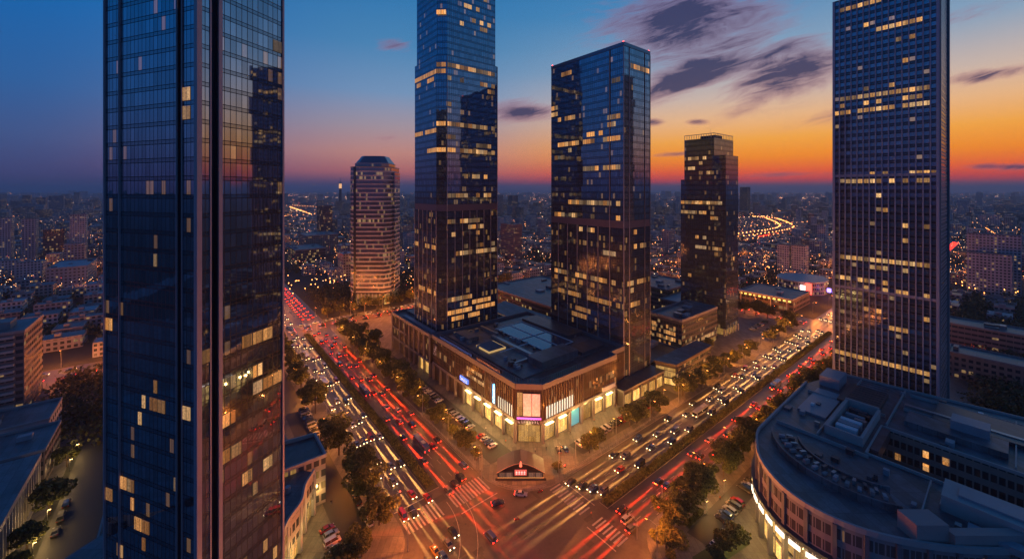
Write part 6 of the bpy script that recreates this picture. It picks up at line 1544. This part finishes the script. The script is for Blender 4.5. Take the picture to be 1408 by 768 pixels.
for (Y, px, a, b, w, d_) in cells:
    if any(h0 + 6 < px < h1 - 6 for h0, h1 in hid): mass.append((Y, a, b, w, d_)); continue
    if rg.random() < .22: continue            # gardens and yards between the houses
    tallp = rg.random()
    h = rg.uniform(6, 13) if tallp < .72 or Y < 380 else rg.uniform(14, 24) if tallp < .93 else rg.uniform(28, 46)
    if Y < 330: h = min(h, 9)
    h = hcap(px, Y, h)
    if nind < 235:
        st, mt = styles[rg.randrange(4)]; sec = next(s_[2] for s_ in secs if s_[0] <= px < s_[1])
        hw = 'low' if h < 13 else 'mid-height' if h < 26 else 'tall'; k = (st, hw, sec); ct[k] = ct.get(k, 0) + 1
        o_ = Bld('city_building', f'{ordn(ct[k])} nearest {hw} {st} flat-roofed building {sec}', 'building', a + w / 2, b + d_ / 2, group=f'{hw} {st} buildings {sec}')
        g = MB(); g.prism([(a, b), (a + w, b), (a + w, b + d_), (a, b + d_)], 0, h, 0, 1); o_.part('wall', g, [mt, rg.choice([roofm, roofm, roofd, roofl])])
        g = MB(); g.box(a + w * .3, a + w * .3 + 3, b + d_ * .4, b + d_ * .4 + 4, h, h + 2.2); 
        g.box(a, a + w, b, b + .35, h, h + .7, bot=False); g.box(a, a + .35, b + .36, b + d_, h, h + .69, bot=False); o_.part('roof_hut', g, concrete)
        nind += 1
    else: mass.append((Y, a, b, w, d_, h))
g = MB()
def cbox(a, b, w, d_, h, m): g.prism([tuple(W(a, b))[:2], tuple(W(a + w, b))[:2], tuple(W(a + w, b + d_))[:2], tuple(W(a, b + d_))[:2]], 0, h, m, 4)
for t_ in mass:
    Y, a, b, w, d_ = t_[:5]; h = t_[5] if len(t_) > 5 else rg.uniform(6, 20); cbox(a, b, w, d_, h, rg.randrange(4))
for k in range(7500):
    Y = 1450 * (11000 / 1450) ** (rg.random() ** 1.1); X = Y * rg.uniform(-1.32, 1.32); a, b = AB(X, Y)
    sc_ = 1 + (Y - 1450) / 4500; w, d_ = rg.uniform(16, 44) * sc_, rg.uniform(14, 30) * sc_
    r_ = rg.random(); h = rg.uniform(8, 24) if r_ < .84 else rg.uniform(26, 55) if r_ < .985 else rg.uniform(60, 95)
    if any(a + w > q[0] - 8 and a < q[1] + 8 and b + d_ > q[2] - 8 and b < q[3] + 8 for q in own): continue
    h = hcap(vx(X, Y), Y, h)
    dr = min((math.hypot(a - q[0], b - q[1]) for q in FARR)); 
    if dr < 75: continue
    cbox(a, b, w, d_, h, rg.randrange(4))
tag(g.build('distant_city', [s_[1] for s_ in styles] + [roofm]), 'mass of small far buildings with lit windows reaching to the horizon', 'city', kind='stuff')

# dark woodland patches between the houses
g = MB()
for k in range(420):
    Y = 300 * (6000 / 300) ** (rg.random() ** 1.2); X = Y * rg.uniform(-1.32, 1.32); a, b = AB(X, Y)
    if Y < 520 and any(q[0] - 8 < a < q[1] + 8 and q[2] - 8 < b < q[3] + 8 for q in res + own): continue
    if any(q[0] - 4 < a < q[1] + 4 and q[2] - 4 < b < q[3] + 4 for q in own): continue
    if 50 < a < 92 or 72 < b < 112 or 340 < b < 371 or 386 < a < 418: continue
    R0 = rg.uniform(8, 16) * (1 + Y / 1600)
    for c_ in range(90):
        th = rg.random() * 2 * PI; rr = R0 * rg.random() ** .5; zz_ = rg.uniform(1, 9) * (1 - (rr / R0) ** 2 * .6)
        c = Vector((X + rr * math.cos(th) * 1.6, Y + rr * math.sin(th), zz_)); s_ = rg.uniform(.8, 1.8) * (1 + Y / 2500)
        u = Vector((rg.gauss(0, 1), rg.gauss(0, 1), rg.gauss(0, .6))).normalized(); v = u.cross(Vector((rg.gauss(0, 1), rg.gauss(0, 1), rg.gauss(0, 1)))).normalized()
        g.quad([c - u * s_, c - v * s_, c + u * s_, c + v * s_])
tag(g.build('woodland', leaf2), 'dark clumps of distant trees between the houses', 'woodland', kind='stuff')
for (a0, a1, b0, b1, nm, lb) in ((95, 235, 380, 470, 900, 'dark wood beyond the cross street between the two central towers'), (425, 600, 178, 330, 700, 'dark park behind the long low hall'), (372, 410, -60, 20, 300, 'dark trees between the two long blocks'), (300, 345, -60, 15, 500, 'dark trees at the foot of the ribbed tower'), (440, 640, -70, 40, 800, 'dark park before the beige apartment slabs'), (0, 50, 372, 470, 400, 'dark trees by the orange lamps beyond the cross street'), (-55, -24, 245, 338, 240, 'dark garden behind the low lit block')):
    g = MB()
    for k in range(nm):
        c0 = W(rg.uniform(a0, a1), rg.uniform(b0, b1), 0)
        for _k in range(14):
            c = c0 + Vector((rg.gauss(0, 2.2), rg.gauss(0, 2.2), rg.uniform(1, 8.5))); s_ = rg.uniform(.5, 1.1)
            u = Vector((rg.gauss(0, 1), rg.gauss(0, 1), rg.gauss(0, .6))).normalized(); v = u.cross(Vector((rg.gauss(0, 1), rg.gauss(0, 1), rg.gauss(0, 1)))).normalized()
            g.quad([c - u * s_, c - v * s_, c + u * s_, c + v * s_])
    tag(g.build('wood', leaf2), lb, 'woodland', kind='stuff')

# city lamps: glowing globes of far street lamps and signs
lm_o = pbr('far_lamp_orange', (.5, .2, .05), .5, emis=(1, .32, .07), es=12, sample=False); lm_w = pbr('far_lamp_white', (.5, .4, .3), .5, emis=(1, .56, .28), es=10, sample=False); lm_r = pbr('far_lamp_red', (.5, .05, .05), .5, emis=(1, .08, .06), es=6, sample=False); lm_b = pbr('far_lamp_blue', (.2, .3, .5), .5, emis=(.5, .7, 1), es=3, sample=False)
g = MB()
def lampdot(X, Y, z, s_, m):
    for (dx_, dy_) in ((s_, 0), (0, s_), (-s_, 0), (0, -s_)):
        g.quad([(X + dx_, Y + dy_, z), (X - dy_, Y + dx_, z), (X, Y, z + s_)], m); g.quad([(X - dy_, Y + dx_, z), (X + dx_, Y + dy_, z), (X, Y, z - s_)], m)
for k in range(16000):
    Y = 420 * (12000 / 420) ** rg.random(); X = Y * rg.uniform(-1.32, 1.32); a, b = AB(X, Y)
    if Y < 560 and any(q[0] < a < q[1] and q[2] < b < q[3] for q in res): continue
    s_ = .18 + Y / 3900 * (.25 + 1.5 * rg.random() ** 2.5); lampdot(X, Y, rg.uniform(5, 13) + Y / 800, s_, rg.choices([0, 1, 2, 3], [.62, .27, .05, .06])[0])
# strings of lamps along far streets
for k in range(46):
    Y = 600 * (9000 / 600) ** rg.random(); X = Y * rg.uniform(-1.3, 1.3); th = rg.choice([TH, TH + PI / 2, TH + .5]) + rg.gauss(0, .1); L = rg.uniform(150, 700) * (1 + Y / 4000); m = rg.choice([0, 0, 1])
    for j in range(int(L / (22 * (1 + Y / 3000)))):
        x, y = X + math.cos(th) * j * 22 * (1 + Y / 3000), Y + math.sin(th) * j * 22 * (1 + Y / 3000)
        if y > 400: lampdot(x, y, 11, .4 + y / 2400, m)
for c_ in ((-2500, 4800, 900, 170, 1), (-3300, 5600, 1200, 150, 1), (-2300, 2500, 150, 50, 0), (500, 3600, 260, 60, 0), (3500, 5000, 400, 60, 1), (1950, 1850, 120, 50, 0), (2200, 1700, 150, 70, 0), (-210, 440, 34, 26, 0), (-190, 480, 34, 18, 0), (480, 430, 30, 26, 0), (250, 550, 40, 26, 0), (320, 560, 60, 40, 0), (140, 560, 30, 16, 0)):
    for k in range(c_[3]): 
        x, y = c_[0] + rg.gauss(0, c_[2]), c_[1] + rg.gauss(0, c_[2] * .5)
        a, b = AB(x, y)
        if y > 380 : lampdot(x, y, rg.uniform(7, 12), .35 + y / 2600, c_[4])
for off in (-16, 16):
    t_ = 0
    while t_ < curve_len(FARR) - 1:
        x, y, hd = curve_pt(FARR, t_); P = W(x - math.sin(hd) * off, y + math.cos(hd) * off); lampdot(P.x, P.y, 9, .55 + P.y / 1500, 0); t_ += 20
for t_ in range(0, 1330, 24):
    x, y, hd = curve_pt(FARL, t_); P = W(x, y); lampdot(P.x, P.y, 9, .5 + P.y / 2000, 1 if t_ % 3 else 0)
tag(g.build('city_lights', [lm_o, lm_w, lm_r, lm_b]), 'countless small lamps glittering across the distant city', 'city lights', kind='stuff')
# lamps that light the far crossroads (real street lighting beyond the near rows)
for i, (a, b) in enumerate([(402, 95), (430, 112), (470, 110), (515, 110), (560, 110), (610, 110), (402, 150), (402, 200), (402, 260), (71, 356), (20, 356), (-40, 356), (120, 356), (180, 356), (240, 356), (300, 356), (71, 400), (71, 440), (71, 490), (-100, 356), (-160, 356), (700, 110)]):
    o_ = put_lamp(hi, a, b + 1.2, -PI / 2, f'tall street lamp, {ordn(i+1)} of those standing over the distant crossroads', 'lamps over the distant crossroads', .03)

rl = random.Random(8); k = 0
while k < 34:
    Y = rl.uniform(400, 820); X = Y * rl.uniform(-1.25, 1.25); a, b = AB(X, Y)
    a = round(a / 27) * 27 - 3
    if any(q[0] - 2 < a < q[1] + 2 and q[2] - 2 < b < q[3] + 2 for q in res + own): continue
    k += 1; o_ = put_lamp(hi, a, b, 0, f'tall street lamp, {ordn(k)} of those scattered through the streets of the far city', 'lamps in the streets of the far city', 0)
# ================================================================ HAZE
hz = bpy.data.materials.new('haze'); hz.use_nodes = True; t = NT(hz.node_tree)
pv = t.node('ShaderNodeVolumePrincipled'); oo = t.node('ShaderNodeOutputMaterial'); t.l.new(pv.outputs[0], oo.inputs['Volume'])
pv.inputs['Color'].default_value = (.62, .8, 1.0, 1); pv.inputs['Density'].default_value = 1.1e-4; pv.inputs['Anisotropy'].default_value = .3
hz.cycles.homogeneous_volume = True
g = MB(); g.box(-22000, 22000, -500, 19000, -1, 262); tag(g.build('haze', hz), 'thin purple evening haze over the city', 'haze', kind='stuff')
